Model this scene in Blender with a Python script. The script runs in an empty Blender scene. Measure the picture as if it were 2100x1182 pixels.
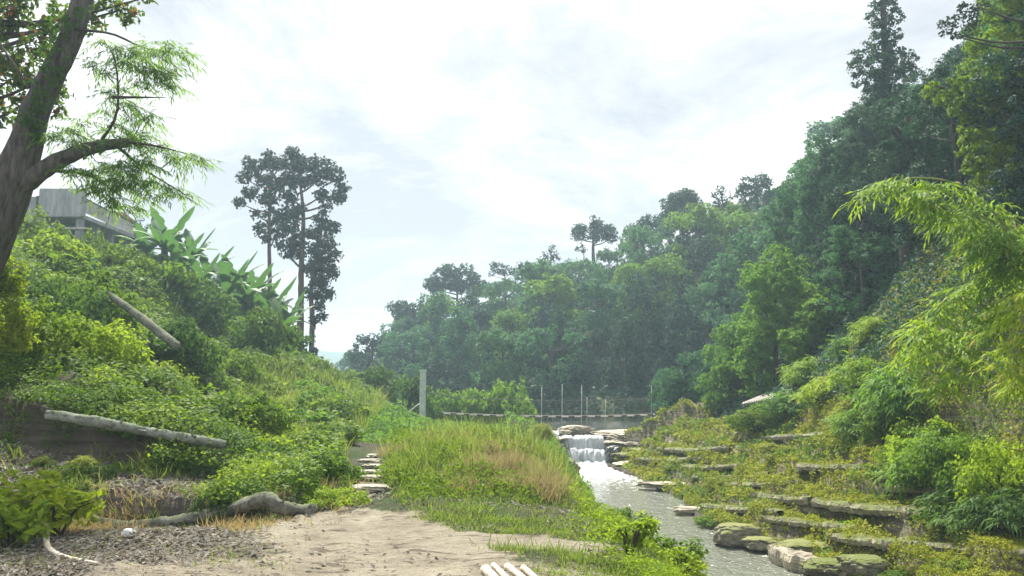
import bpy, math, random
import numpy as np
from mathutils import Vector

# ------------------------------------------------------------------ camera, world, sun
SC = bpy.context.scene
F_PX, HOR, CAMZ = 1600.0, 790.0, 4.0
TILT = math.atan((HOR - 591) / F_PX)
cam_d = bpy.data.cameras.new('camera'); cam = bpy.data.objects.new('camera', cam_d)
SC.collection.objects.link(cam); SC.camera = cam
cam.location = (0, 0, CAMZ); cam.rotation_euler = (math.pi / 2 + TILT, 0, 0)
cam_d.sensor_width = 36; cam_d.lens = 36 * F_PX / 2100
cam_d.clip_start = 0.05; cam_d.clip_end = 6000

SUN_EL, SUN_AZ = math.radians(56), math.radians(-14)     # azimuth from +Y, negative = to the left
w = bpy.data.worlds.new('World'); SC.world = w; w.use_nodes = True
nt = w.node_tree; nt.nodes.clear()
N = nt.nodes.new; LK = nt.links.new
out = N('ShaderNodeOutputWorld'); bg = N('ShaderNodeBackground'); LK(bg.outputs[0], out.inputs[0])
sky = N('ShaderNodeTexSky'); sky.sky_type = 'NISHITA'; sky.sun_disc = False
sky.sun_elevation = SUN_EL; sky.sun_rotation = SUN_AZ
tc = N('ShaderNodeTexCoord'); sep = N('ShaderNodeSeparateXYZ'); LK(tc.outputs['Generated'], sep.inputs[0])
def wm(op, a, b=None):
    n = N('ShaderNodeMath'); n.operation = op
    for i, v in enumerate((a, b)):
        if v is None: continue
        if isinstance(v, (int, float)): n.inputs[i].default_value = v
        else: LK(v, n.inputs[i])
    return n.outputs[0]
zc = wm('MAXIMUM', sep.outputs[2], 0.0); dv = wm('ADD', zc, 0.36)
cmb = N('ShaderNodeCombineXYZ'); LK(wm('DIVIDE', sep.outputs[0], dv), cmb.inputs[0]); LK(wm('DIVIDE', sep.outputs[1], dv), cmb.inputs[1])
n1 = N('ShaderNodeTexNoise'); n1.inputs['Scale'].default_value = 0.95; n1.inputs['Detail'].default_value = 7; n1.inputs['Roughness'].default_value = .68
n1.inputs['Distortion'].default_value = .35
mp = N('ShaderNodeMapping'); mp.inputs['Location'].default_value = (3.1, 1.4, 0); mp.inputs['Scale'].default_value = (1.25, 1.35, 1)
LK(cmb.outputs[0], mp.inputs[0]); LK(mp.outputs[0], n1.inputs['Vector'])
cr = N('ShaderNodeValToRGB'); e = cr.color_ramp.elements
e[0].position = .39; e[0].color = (.31, .32, .345, 1); e[1].position = .57; e[1].color = (.62, .62, .615, 1)
m_ = e.new(.47); m_.color = (.405, .41, .42, 1)
LK(n1.outputs['Fac'], cr.inputs[0])
# cloud cover gets a greyer blue overhead
hz = N('ShaderNodeMapRange'); hz.inputs[1].default_value = .30; hz.inputs[2].default_value = .75; LK(sep.outputs[2], hz.inputs[0])
top = N('ShaderNodeMixRGB'); top.blend_type = 'MULTIPLY'; top.inputs[2].default_value = (.84, .86, .90, 1)
LK(hz.outputs[0], top.inputs[0]); LK(cr.outputs[0], top.inputs[1])
skm = N('ShaderNodeMixRGB'); skm.blend_type = 'MIX'; skm.inputs[0].default_value = .96
sks = N('ShaderNodeVectorMath'); sks.operation = 'SCALE'; sks.inputs['Scale'].default_value = .10
LK(sky.outputs[0], sks.inputs[0]); LK(sks.outputs[0], skm.inputs[1]); LK(top.outputs[0], skm.inputs[2])
LK(skm.outputs[0], bg.inputs[0]); bg.inputs[1].default_value = 1.0

sd = bpy.data.lights.new('sun', 'SUN'); sun = bpy.data.objects.new('sun', sd); SC.collection.objects.link(sun)
sd.energy = 5.0; sd.angle = math.radians(5); sd.color = (1, .95, .84)
sdir = Vector((math.sin(SUN_AZ) * math.cos(SUN_EL), math.cos(SUN_AZ) * math.cos(SUN_EL), math.sin(SUN_EL)))
sun.rotation_euler = sdir.to_track_quat('Z', 'Y').to_euler(); sun.location = (0, 0, 60)
SC.view_settings.view_transform = 'Standard'; SC.view_settings.look = 'None'
SC.view_settings.exposure = 1.15; SC.view_settings.gamma = 1
SC.cycles.use_denoising = True
SC.cycles.volume_bounces = 0; SC.cycles.max_bounces = 6; SC.cycles.diffuse_bounces = 3
SC.cycles.transparent_max_bounces = 8; SC.cycles.sample_clamp_indirect = 4

# ------------------------------------------------------------------ helpers
rng = np.random.default_rng(7); R = random.Random(5)
cT, sT = math.cos(TILT), math.sin(TILT)
def at(px, py, d):
    cx, cy = (px - 1050) / F_PX, (591 - py) / F_PX
    k = d / (cT - cy * sT)
    return np.array([cx * k, d, CAMZ + (sT + cy * cT) * k])
def tag(o, label=None, cat=None, group=None, kind=None):
    if label: o['label'] = label
    if cat: o['category'] = cat
    if group: o['group'] = group
    if kind: o['kind'] = kind
    return o
def empty(name, loc, label, cat, group=None):
    o = bpy.data.objects.new(name, None); SC.collection.objects.link(o); o.location = Vector(loc)
    o.empty_display_size = .2
    return tag(o, label, cat, group)
def qmesh(name, V, Fq, attr=None, smooth=False):
    V = np.asarray(V, dtype=np.float32); Fq = np.asarray(Fq, dtype=np.int32)
    me = bpy.data.meshes.new(name); me.vertices.add(len(V)); me.vertices.foreach_set('co', V.ravel())
    n = len(Fq); k = Fq.shape[1]
    me.loops.add(n * k); me.loops.foreach_set('vertex_index', Fq.ravel())
    me.polygons.add(n); me.polygons.foreach_set('loop_start', np.arange(0, n * k, k, dtype=np.int32))
    me.polygons.foreach_set('loop_total', np.full(n, k, dtype=np.int32))
    me.polygons.foreach_set('use_smooth', np.full(n, smooth))
    if attr is not None:
        a = me.attributes.new('v', 'FLOAT', 'FACE'); a.data.foreach_set('value', np.asarray(attr, dtype=np.float32))
    me.update(calc_edges=True)
    return me
def link(name, me, mat, parent=None, loc=None):
    o = bpy.data.objects.new(name, me); SC.collection.objects.link(o)
    if mat is not None and not me.materials: me.materials.append(mat)
    if parent is not None: o.parent = parent
    if loc is not None: o.location = Vector(loc)
    return o
def copy_tree(o, parent=None):
    c = o.copy(); SC.collection.objects.link(c)
    if parent is not None: c.parent = parent
    for ch in o.children: copy_tree(ch, c)
    return c
def nrm(a): return a / np.maximum(np.linalg.norm(a, axis=-1, keepdims=True), 1e-9)
def rdir(n): return nrm(rng.normal(size=(n, 3)))
def smooth(a, b, x):
    t = np.clip((x - a) / (b - a), 0, 1); return t * t * (3 - 2 * t)
# value noise
_tab = np.random.default_rng(3).random((256, 256))
def vnoise(x, y):
    xi = np.floor(x).astype(int); yi = np.floor(y).astype(int); fx = x - xi; fy = y - yi
    fx = fx * fx * (3 - 2 * fx); fy = fy * fy * (3 - 2 * fy)
    a = _tab[xi % 256, yi % 256]; b = _tab[(xi + 1) % 256, yi % 256]; c = _tab[xi % 256, (yi + 1) % 256]; d = _tab[(xi + 1) % 256, (yi + 1) % 256]
    return (a + (b - a) * fx) * (1 - fy) + (c + (d - c) * fx) * fy
def fbm(x, y, sc, oc=4):
    s = 0; amp = 1; tot = 0
    for i in range(oc):
        s = s + amp * (vnoise(x / sc * 2 ** i + 17.3 * i, y / sc * 2 ** i + 9.1 * i) - .5); tot += amp; amp *= .5
    return s / tot * 2          # about -1..1
# foliage instancer
LEAF = (np.array([[0, 0, 0], [.42, -.5, .10], [1, 0, -.06], [.42, .5, .10]]), np.array([[0, 1, 2, 3]]))
BLADE = (np.array([[0, -.5, 0], [0, .5, 0], [.5, .42, .06], [.5, -.42, .06], [1, .06, -.12], [1, -.06, -.12]]), np.array([[0, 1, 2, 3], [3, 2, 4, 5]]))
LONG = (np.array([[0, 0, 0], [.3, -.5, .04], [.3, .5, .04], [.72, -.36, -.03], [.72, .36, -.03], [1, 0, -.16]]), np.array([[0, 1, 3, 2], [2, 3, 5, 4]]))
LONG = (np.array([[0, -.05, 0], [0, .05, 0], [.35, .5, .03], [.35, -.5, .03], [1, .03, -.14], [1, -.03, -.14]]), np.array([[0, 1, 2, 3], [3, 2, 4, 5]]))
def inst(P, T, Nn, L, W, proto=LEAF):
    pv, pf = proto; n = len(P); T = nrm(T); S = nrm(np.cross(Nn, T)); Nn = np.cross(T, S)
    L = np.broadcast_to(L, n)[:, None, None]; W = np.broadcast_to(W, n)[:, None, None]
    V = P[:, None, :] + T[:, None, :] * pv[None, :, 0:1] * L + S[:, None, :] * pv[None, :, 1:2] * W + Nn[:, None, :] * pv[None, :, 2:3] * L
    Fq = pf[None] + (np.arange(n) * len(pv))[:, None, None]
    v = np.repeat(rng.random(n), len(pf))
    return V.reshape(-1, 3), Fq.reshape(-1, pf.shape[1]), v
def join(*parts):
    Vs, Fs, As = [], [], []; o = 0
    for V, Fq, a in parts:
        Vs.append(V); Fs.append(Fq + o); As.append(a); o += len(V)
    return np.concatenate(Vs), np.concatenate(Fs), np.concatenate(As)
def spline(pts, n):
    pts = np.array(pts, dtype=float)
    if len(pts) < 3: 
        t = np.linspace(0, 1, n)[:, None]; return pts[0] * (1 - t) + pts[-1] * t
    P = np.vstack([2 * pts[0] - pts[1], pts, 2 * pts[-1] - pts[-2]]); res = []
    for u in np.linspace(0, len(pts) - 1 - 1e-6, n):
        i = int(u); t = u - i; a, b, c, d = P[i:i + 4]
        res.append(.5 * ((2 * b) + (c - a) * t + (2 * a - 5 * b + 4 * c - d) * t * t + (3 * b - a - 3 * c + d) * t ** 3))
    return np.array(res)
def tube(pts, rad, n=None, seg=9, rough=.06, lump=0):
    n = n or max(4, len(pts) * 5)
    C = spline(pts, n); r = np.interp(np.linspace(0, 1, n), np.linspace(0, 1, len(rad)), rad)
    T = nrm(np.gradient(C, axis=0)); up = np.array([0, 0, 1.]) if abs(T[0][2]) < .8 else np.array([0, 1., 0])
    V = []; a = np.linspace(0, 2 * math.pi, seg, endpoint=False)
    u = nrm(np.cross(up, T[0]))
    for i in range(n):
        u = nrm(u - T[i] * np.dot(u, T[i])); v = np.cross(T[i], u)
        rr = r[i] * (1 + rng.normal(0, rough, seg) + lump * np.sin(a * 3 + i * .7))
        V.append(C[i] + np.cos(a)[:, None] * u * rr[:, None] + np.sin(a)[:, None] * v * rr[:, None])
    V.append(C[0:1] - T[0] * r[0] * .15); V.append(C[-1:] + T[-1] * r[-1] * .15)
    V = np.concatenate(V); Fq = []
    for i in range(n - 1):
        for j in range(seg):
            k = (j + 1) % seg; Fq.append((i * seg + j, i * seg + k, (i + 1) * seg + k, (i + 1) * seg + j))
    c0, c1 = n * seg, n * seg + 1
    for j in range(0, seg):
        k = (j + 1) % seg
        Fq.append((c0, k, j, j)) if False else None
    # caps as quads: centre + three rim points (even rings)
    m = seg if seg % 2 == 0 else seg - 1
    for j in range(0, m, 2):
        Fq.append((c0, (j + 2) % seg if j + 2 < seg + 1 else 0, j + 1, j)); b = (n - 1) * seg
        Fq.append((c1, b + j, b + j + 1, b + (j + 2) % seg))
    Fq = np.array(Fq)
    return V, Fq, np.zeros(len(Fq))
def box(cx, cy, cz, sx, sy, sz, rz=0, rx=0):
    v = np.array([[x, y, z] for x in (-.5, .5) for y in (-.5, .5) for z in (-.5, .5)]) * [sx, sy, sz]
    if rx: c, s = math.cos(rx), math.sin(rx); v = v @ np.array([[1, 0, 0], [0, c, -s], [0, s, c]]).T
    c, s = math.cos(rz), math.sin(rz); v = v @ np.array([[c, -s, 0], [s, c, 0], [0, 0, 1]]).T + [cx, cy, cz]
    Fq = np.array([[0, 1, 3, 2], [4, 6, 7, 5], [0, 4, 5, 1], [2, 3, 7, 6], [0, 2, 6, 4], [1, 5, 7, 3]])
    return v, Fq, np.zeros(6)
def rel(part, loc): return (part[0] - np.asarray(loc), part[1], part[2])

# ------------------------------------------------------------------ materials
def mat(name):
    m = bpy.data.materials.new(name); m.use_nodes = True; t = m.node_tree; t.nodes.clear()
    o = t.nodes.new('ShaderNodeOutputMaterial'); return m, t, o
class NB:
    def __init__(s, t): s.t = t
    def n(s, typ, ins=None, **kw):
        q = s.t.nodes.new(typ)
        for k, v in kw.items(): setattr(q, k, v)
        for k, v in (ins or {}).items():
            if hasattr(v, 'is_output') or isinstance(v, bpy.types.NodeSocket): s.t.links.new(v, q.inputs[k])
            else: q.inputs[k].default_value = v
        return q
    def noise(s, vec, scale, detail=4, rough=.55, dist=0):
        return s.n('ShaderNodeTexNoise', {'Vector': vec, 'Scale': scale, 'Detail': detail, 'Roughness': rough, 'Distortion': dist}).outputs['Fac']
    def rng(s, v, a, b, c=0, d=1): return s.n('ShaderNodeMapRange', {0: v, 1: a, 2: b, 3: c, 4: d}).outputs[0]
    def mix(s, f, a, b, mode='MIX'): return s.n('ShaderNodeMixRGB', {0: f, 1: a, 2: b}, blend_type=mode).outputs[0]
    def m(s, op, a, b=0.0): return s.n('ShaderNodeMath', {0: a, 1: b}, operation=op).outputs[0]
def c4(c): return (c[0], c[1], c[2], 1)
def leaf_mat(name, dark, light, trans=.35, tcol=None, spec=.18, dry=None):
    m, t, o = mat(name); b = NB(t)
    v = b.n('ShaderNodeAttribute', attribute_name='v').outputs['Fac']
    g = b.n('ShaderNodeNewGeometry').outputs['Position']; oi = b.n('ShaderNodeObjectInfo').outputs['Random']
    nz = b.rng(b.noise(g, .55, 3), .35, .65)
    f = b.m('ADD', b.m('MULTIPLY', v, .6), b.m('MULTIPLY', nz, .4))
    col = b.mix(f, c4(dark), c4(light))
    if dry: col = b.mix(b.rng(v, .93, .95), col, c4(dry))
    col = b.mix(b.m('MULTIPLY', oi, .30), col, c4([x * .55 for x in dark]))
    col = b.mix(1.0, col, b.mix(b.m('FRACT', b.m('MULTIPLY', oi, 7.3)), (.78, .90, 1.15, 1), (1.35, 1.12, .75, 1)), 'MULTIPLY')
    tc_ = tcol or [light[0] * 1.5, light[1] * 1.5, light[2] * .8]
    pr = b.n('ShaderNodeBsdfPrincipled', {'Base Color': col, 'Roughness': .62, 'Specular IOR Level': spec})
    tr = b.n('ShaderNodeBsdfTranslucent', {0: b.mix(.6, col, c4(tc_))})
    mx = b.n('ShaderNodeMixShader', {0: trans, 1: pr.outputs[0], 2: tr.outputs[0]})
    t.links.new(mx.outputs[0], o.inputs[0]); return m
def solid_mat(name, c1, c2, scale=3, rough=.85, bump=.3, stretch=(1, 1, 1), c3=None, bscale=None, spec=.25, moss=None):
    m, t, o = mat(name); b = NB(t)
    co = b.n('ShaderNodeTexCoord').outputs['Object']
    mpn = b.n('ShaderNodeMapping', {0: co, 'Scale': stretch}).outputs[0]
    n_ = b.noise(mpn, scale, 8, .65, .3)
    col = b.mix(b.rng(n_, .36, .64), c4(c1), c4(c2))
    if c3: col = b.mix(b.rng(b.noise(mpn, scale * 3.1, 5, .6), .56, .68), col, c4(c3))
    if moss:
        nrmz = b.n('ShaderNodeSeparateXYZ', {0: b.n('ShaderNodeNewGeometry').outputs['Normal']}).outputs[2]
        f = b.m('MULTIPLY', b.rng(b.m('ADD', nrmz, b.m('MULTIPLY', b.noise(co, 4.5, 9, .75), 2.2)), 1.55, 1.95), moss[3])
        col = b.mix(f, col, c4(moss[:3]))
    bp = b.n('ShaderNodeBump', {'Strength': bump, 'Distance': .05, 'Height': b.noise(mpn, bscale or scale * 2.5, 9, .7)})
    pr = b.n('ShaderNodeBsdfPrincipled', {'Base Color': col, 'Roughness': rough, 'Normal': bp.outputs[0], 'Specular IOR Level': spec})
    t.links.new(pr.outputs[0], o.inputs[0]); return m
M = {}
M['vine'] = leaf_mat('vine_leaf', (.035, .095, .016), (.18, .30, .025), .38)
M['vine_yellow'] = leaf_mat('yellow_vine_leaf', (.08, .17, .014), (.34, .46, .035), .42)  # lighter, yellower variant of the vine leaf
M['shrub'] = leaf_mat('shrub_leaf', (.03, .085, .022), (.11, .21, .035), .35)
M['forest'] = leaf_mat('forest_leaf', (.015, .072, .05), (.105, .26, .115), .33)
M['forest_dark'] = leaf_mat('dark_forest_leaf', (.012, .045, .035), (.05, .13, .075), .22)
M['bright'] = leaf_mat('bright_forest_leaf', (.05, .14, .025), (.19, .34, .045), .4)
M['slender'] = leaf_mat('slender_tree_leaf', (.018, .04, .035), (.05, .09, .05), .2, spec=.5)
M['feather'] = leaf_mat('feathery_leaf', (.07, .17, .03), (.20, .34, .05), .55)
M['broad'] = leaf_mat('broad_leaf', (.035, .085, .02), (.12, .2, .03), .42, dry=(.45, .10, .03))
M['bamboo'] = leaf_mat('bamboo_leaf', (.05, .15, .01), (.34, .48, .03), .35, dry=(.40, .34, .12))
M['banana'] = leaf_mat('banana_leaf', (.035, .11, .03), (.10, .23, .055), .32, spec=.5)
M['grass'] = leaf_mat('grass_blade', (.10, .18, .03), (.28, .36, .07), .4, dry=(.42, .36, .18))
M['reed'] = leaf_mat('tall_grass_blade', (.08, .16, .03), (.32, .38, .09), .4, dry=(.5, .42, .22))
M['drygrass'] = leaf_mat('dry_grass_blade', (.22, .16, .10), (.46, .38, .22), .3)
M['moss'] = leaf_mat('bank_moss', (.08, .125, .014), (.32, .38, .045), .3, dry=(.26, .22, .1))
M['litter'] = leaf_mat('dry_leaf', (.10, .07, .045), (.40, .34, .24), .1, dry=(.22, .13, .08))
M['bark'] = solid_mat('grey_bark', (.055, .05, .05), (.15, .14, .125), 3, .9, .7, (4, 4, .8), moss=(.05, .09, .02, .7))
M['bark_red'] = solid_mat('reddish_bark', (.10, .06, .045), (.22, .15, .11), 4, .9, .4, (4, 4, .7))
M['bark_dark'] = solid_mat('dark_bark', (.04, .035, .03), (.10, .09, .075), 3, .9, .4, (4, 4, .8))
M['log'] = solid_mat('weathered_log', (.12, .12, .10), (.33, .33, .28), 5, .9, .9, (1, 1, 1), c3=(.06, .06, .045), moss=(.09, .12, .03, .6))
M['pipe'] = solid_mat('pale_fallen_trunk', (.15, .16, .13), (.38, .41, .37), 3.5, .9, .8, (1, 1, 1), c3=(.07, .075, .05), moss=(.07, .11, .03, .5))
M['cutwood'] = solid_mat('peeled_wood', (.50, .42, .32), (.70, .62, .50), 5, .8, .3, (1, 1, 1), c3=(.3, .22, .15))
M['twig'] = solid_mat('pale_twig', (.55, .47, .38), (.75, .67, .56), 6, .8, .2)
M['rock'] = solid_mat('river_rock', (.16, .15, .12), (.42, .38, .30), 1.6, .85, .9, (1, 1, 5), c3=(.10, .10, .07), moss=(.16, .18, .04, .85))
M['rock_bare'] = solid_mat('bare_river_rock', (.26, .23, .18), (.55, .49, .38), 1.5, .8, .9, (1, 1, 5), c3=(.16, .14, .11))
M['ledge'] = solid_mat('ledge_rock', (.14, .13, .10), (.44, .40, .31), 2.5, .9, 1, (1, 1, 4), c3=(.09, .09, .06), moss=(.12, .15, .03, .9))
M['rock_wet'] = solid_mat('wet_rock', (.05, .05, .045), (.14, .13, .12), 2, .35, .8, (1, 1, 3), spec=.5)
M['stone'] = solid_mat('path_stone', (.26, .25, .20), (.52, .49, .41), 3, .85, .6, c3=(.22, .2, .12))
M['concrete'] = solid_mat('stained_concrete', (.26, .27, .29), (.46, .47, .50), 1.2, .9, .2, (3, 3, .5), c3=(.2, .2, .2))
M['concrete_lt'] = solid_mat('pale_concrete', (.42, .40, .36), (.62, .60, .55), 1.6, .9, .2, (4, 4, .4), c3=(.2, .19, .17))
M['post'] = solid_mat('post_concrete', (.50, .55, .52), (.68, .72, .69), 3, .9, .2, c3=(.35, .4, .36))
M['rust'] = solid_mat('rusty_sheet', (.25, .12, .07), (.42, .25, .17), 3, .7, .2)
M['tin'] = solid_mat('tin_sheet', (.60, .55, .54), (.80, .76, .74), 1.5, .55, .1, c3=(.5, .24, .16), spec=.5)
M['darkwood'] = solid_mat('dark_timber', (.05, .045, .04), (.12, .10, .09), 5, .8, .3)
M['plank'] = solid_mat('pale_plank', (.62, .60, .55), (.82, .80, .74), 4, .7, .2)
M['cable'] = solid_mat('dark_cable', (.06, .06, .06), (.12, .12, .12), 5, .6, .1)
M['pole'] = solid_mat('pale_pole', (.50, .55, .52), (.70, .75, .70), 5, .7, .1)
M['culm'] = solid_mat('bamboo_culm', (.12, .18, .05), (.28, .32, .12), 3, .5, .1, (1, 1, 1), c3=(.3, .25, .12))
M['blue'] = solid_mat('blue_plastic', (.08, .35, .65), (.25, .55, .8), 6, .35, .4)
M['whitecup'] = solid_mat('white_plastic', (.68, .72, .66), (.8, .82, .78), 4, .4, .1)

# ------------------------------------------------------------------ ground height
CP = []
def cp(px, py, d): CP.append(tuple(at(px, py, d)))
def cw(*a): CP.append(a)
# foreground flat
for x, y, z in ((-12, 3, 2.6), (-5, 3, 2.3), (0, 3, 2.3), (5, 3, 2.0), (-5, 7, 2.3), (0, 7, 2.3), (3, 9, 2.15), (-2, 10, 2.3), (-5, 9.6, 2.32), (0, 12, 2.35), (-2.3, 12, 2.4),
                (-3, 16, 2.5), (-9, 8, 2.4), (-15, 8, 4), (0, 17, 2.3), (0, 24, 1.7), (-3.5, 24, 2.4), (-4, 33, 2.1), (0, 32, 1.5), (-5, 45, 1.7), (0, 44, 1.6), (-5, 54, 2.2)): cw(x, y, z)
cp(300, 960, 12.2); cp(50, 960, 12.0); cp(100, 860, 13.0); cp(460, 925, 14); cp(300, 860, 14.2)
cp(200, 800, 15.5); cp(100, 715, 18); cp(50, 615, 20); cp(250, 665, 24); cp(200, 575, 32); cp(100, 520, 42); cp(300, 540, 44)
cp(400, 590, 46); cp(500, 640, 48); cp(600, 735, 50); cp(640, 785, 56); cp(690, 792, 60); cp(450, 715, 34); cp(350, 795, 21); cp(500, 815, 25); cp(600, 835, 30)
cp(650, 935, 15.5); cp(700, 850, 28); cp(700, 800, 62)
for q in ((-16, 12, 6), (-24, 20, 10), (-36, 55, 15), (-26, 62, 11), (-22, 78, 6), (-42, 85, 10), (-34, 30, 14), (-40, 5, 12), (-40, 120, 4)): cw(*q)
# right bank shoulder and cliff
for q in ((9.5, 14, 3.2), (10.5, 18, 4.2), (11, 26, 4.4), (13, 38, 3.6), (12.5, 46, 3.0), (14, 20, 8.4), (17, 22, 13), (21, 26, 18), (12.5, 14, 6.5), (16, 14, 12), (14.5, 30, 7.2), (18, 32, 12), (16, 40, 6.5),
          (21, 42, 16), (17, 50, 8), (24, 52, 18), (14, 8, 7), (20, 5, 14), (30, 10, 20), (34, 35, 26), (13, 3, 5),
          (12, 60, 3.2), (5, 62, 2), (-3, 67, 2), (-12, 76, 2), (-22, 92, 1.5), (20, 62, 9), (27, 70, 19), (21, 80, 19), (14, 88, 15.5), (9.5, 92, 16), (2, 96, 14), (-7, 100, 11), (-13, 104, 8), (-20, 108, 4.5),
          (-25, 113, 1.5), (14, 115, 13), (30, 100, 24), (38, 70, 28), (0, 122, 9), (-20, 130, 3), (45, 50, 30), (45, 110, 24), (6, 76, 8.5), (14, 72, 9.5), (-6, 84, 6)): cw(*q)
CP = np.array(CP)
def _U(r2): return np.where(r2 > 0, r2 * np.log(r2 + 1e-12), 0)
def tps_fit(P, lam=2.0):
    n = len(P); d2 = ((P[:, None, :2] - P[None, :, :2]) ** 2).sum(-1); K = _U(d2) + lam * np.eye(n)
    Q = np.hstack([np.ones((n, 1)), P[:, :2]]); A = np.block([[K, Q], [Q.T, np.zeros((3, 3))]])
    return np.linalg.solve(A, np.concatenate([P[:, 2], np.zeros(3)]))
TW = tps_fit(CP)
def tps(x, y):
    r = TW[-3] + TW[-2] * x + TW[-1] * y
    for i in range(len(CP)):
        r = r + TW[i] * _U((x - CP[i, 0]) ** 2 + (y - CP[i, 1]) ** 2)
    return r
YR = [0, 10, 16.3, 18.8, 20.6, 24.6, 28, 32, 36, 39.5, 41, 43.5, 48, 57, 62, 75, 95]
XLp = [4.4, 4.5, 4.5, 4.1, 3.6, 2.9, 2.55, 2.6, 2.6, 2.7, 2.1, 1.5, .5, -3, -8, -18, -30]
XRp = [7.2, 7.0, 6.7, 6.5, 5.9, 5.6, 5.8, 5.5, 5.2, 4.95, 5.2, 10, 13, 12, 2, -9, -22]
FALL = 40.6
def XL(y): return np.interp(y, YR, XLp)
def XR(y): return np.interp(y, YR, XRp)
def stair(s, h, t, sharp=.16):
    k = np.floor(s / t); f = s / t - k
    return h * (k + smooth(1 - sharp * 1.6, 1, f)) + f * h * .12
def height(x, y):
    z = tps(x, y)
    far = smooth(75, 150, np.hypot(x, (y - 45)))
    zf = -1.0 + 1.5 * fbm(x, y, 90, 3)
    zf = zf + 20 * np.exp(-((y - 420 - 20 * fbm(x, y, 60, 2)) / 60) ** 2) * (.75 + .4 * fbm(x, x * 0 + 5, 60, 4))
    zf = zf + 38 * np.exp(-((y - 640) / 90) ** 2) * (.85 + .3 * fbm(x + 40, x * 0 + 9, 220, 4))
    zf = zf + 30 * smooth(60, 200, np.abs(x)) * smooth(0, 100, 260 - y)
    z = z * (1 - far) + zf * far
    near = 1 - smooth(60, 110, y)
    # scarp behind the litter terrace, lower left
    sc_ = smooth(-2.6, -3.6, x) * near
    wob = .35 * fbm(x, y, 2.2, 3)
    z = z - sc_ * .35 * (1 - smooth(10.8 + wob, 11.05 + wob, y)) * smooth(9.2, 10.6, y)
    z = z + sc_ * smooth(-4.2, -5.2, x) * .45 * (smooth(12.35 + wob * .5, 12.7 + wob * .5, y) - smooth(12.7, 16, y))
    z = z + near * (1 - smooth(11, 14, y)) * (.035 * fbm(x + 5, y, .45, 3) + .03 * (fbm(x, y * 2.2, 1.3, 3) > .12))
    # mounds of creeper on the left slope
    ls = smooth(-3.5, -7, x) * smooth(12.8, 14.5, y) * (1 - smooth(58, 70, y))
    lum = fbm(x, y, 3.2, 3) * .55 + np.abs(fbm(x + 31, y, 1.7, 3)) * .55
    z = z + ls * (lum - .12) * 1.9 * (1 - .75 * smooth(36, 52, y))
    z = z + near * fbm(x, y, 1.1, 4) * .05 * (1 + 2 * smooth(12, 20, y))
    z = z + .42 * np.exp(-((x + .4) / 1.7) ** 2 - ((y - 15.5) / 3.0) ** 2)
    # hill roughness
    z = z + smooth(56, 66, y) * (1 - far) * fbm(x, y, 9, 3) * 1.0
    # river
    xl, xr = XL(y), XR(y); wl = .75 * fbm(x * 0 + 3, y, 2.2, 4); wr = .45 * fbm(x * 0 + 8, y, 1.6, 3)
    wz = np.where(y < FALL, 0.0, 1.36)
    s = x - xr - wr; sl = xl + wl - x
    st = stair(s + .15 * fbm(x, y, 1.1, 3), .50, .95) + .15
    st = np.maximum(st, 0.12 * (s > 0)) + wz * .75
    zR = z * smooth(3.6, 6.2, s) + np.minimum(st, 9) * (1 - smooth(3.6, 6.2, s)) 
    bw = np.clip(xl - np.interp(y, [0, 9, 15, 26], [1.3, 1.3, .3, .9]), 1.2, 4.6); q = np.clip(sl / bw, 0, 1)
    zL = wz * .8 + np.clip(2.25 - wz * .6, .3, 9) * q ** 1.6 + .12 * fbm(x, y, .7, 3) - .02
    zL = zL * (1 - smooth(.75, 1.25, sl / bw)) + z * smooth(.75, 1.25, sl / bw)
    bed = wz - .55
    riv = 1 - smooth(80, 98, y)
    zz = np.where(s > 0, zR, np.where(sl > 0, zL, bed))
    return z * (1 - riv) + zz * riv
def axis(segs):
    a = [segs[0][0]]
    for st, en, dx in segs:
        n = max(1, round((en - st) / dx)); a += list(np.linspace(st, en, n + 1)[1:])
    return np.array(a)
GX = axis([(-600, -200, 40), (-200, -60, 10), (-60, -24, 1.2), (-24, -10, .35), (-10, 12, .125), (12, 24, .35), (24, 60, 1.2), (60, 200, 10), (200, 600, 40)])
GY = axis([(-60, 0, 6), (0, 5, .6), (5, 20, .12), (20, 46, .2), (46, 70, .6), (70, 130, 1.5), (130, 300, 8), (300, 800, 16)])
XX, YY = np.meshgrid(GX, GY, indexing='xy'); GZ = height(XX, YY)
def Hs(x, y):
    x = np.asarray(x, float); y = np.asarray(y, float)
    i = np.clip(np.searchsorted(GX, x) - 1, 0, len(GX) - 2); j = np.clip(np.searchsorted(GY, y) - 1, 0, len(GY) - 2)
    fx = (x - GX[i]) / (GX[i + 1] - GX[i]); fy = (y - GY[j]) / (GY[j + 1] - GY[j])
    return (GZ[j, i] * (1 - fx) + GZ[j, i + 1] * fx) * (1 - fy) + (GZ[j + 1, i] * (1 - fx) + GZ[j + 1, i + 1] * fx) * fy
def h1(x, y): return float(Hs(x, y))
def slope_n(x, y, e=.25):
    return nrm(np.stack([-(Hs(x + e, y) - Hs(x - e, y)) / (2 * e), -(Hs(x, y + e) - Hs(x, y - e)) / (2 * e), np.ones_like(x)], -1))
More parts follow.
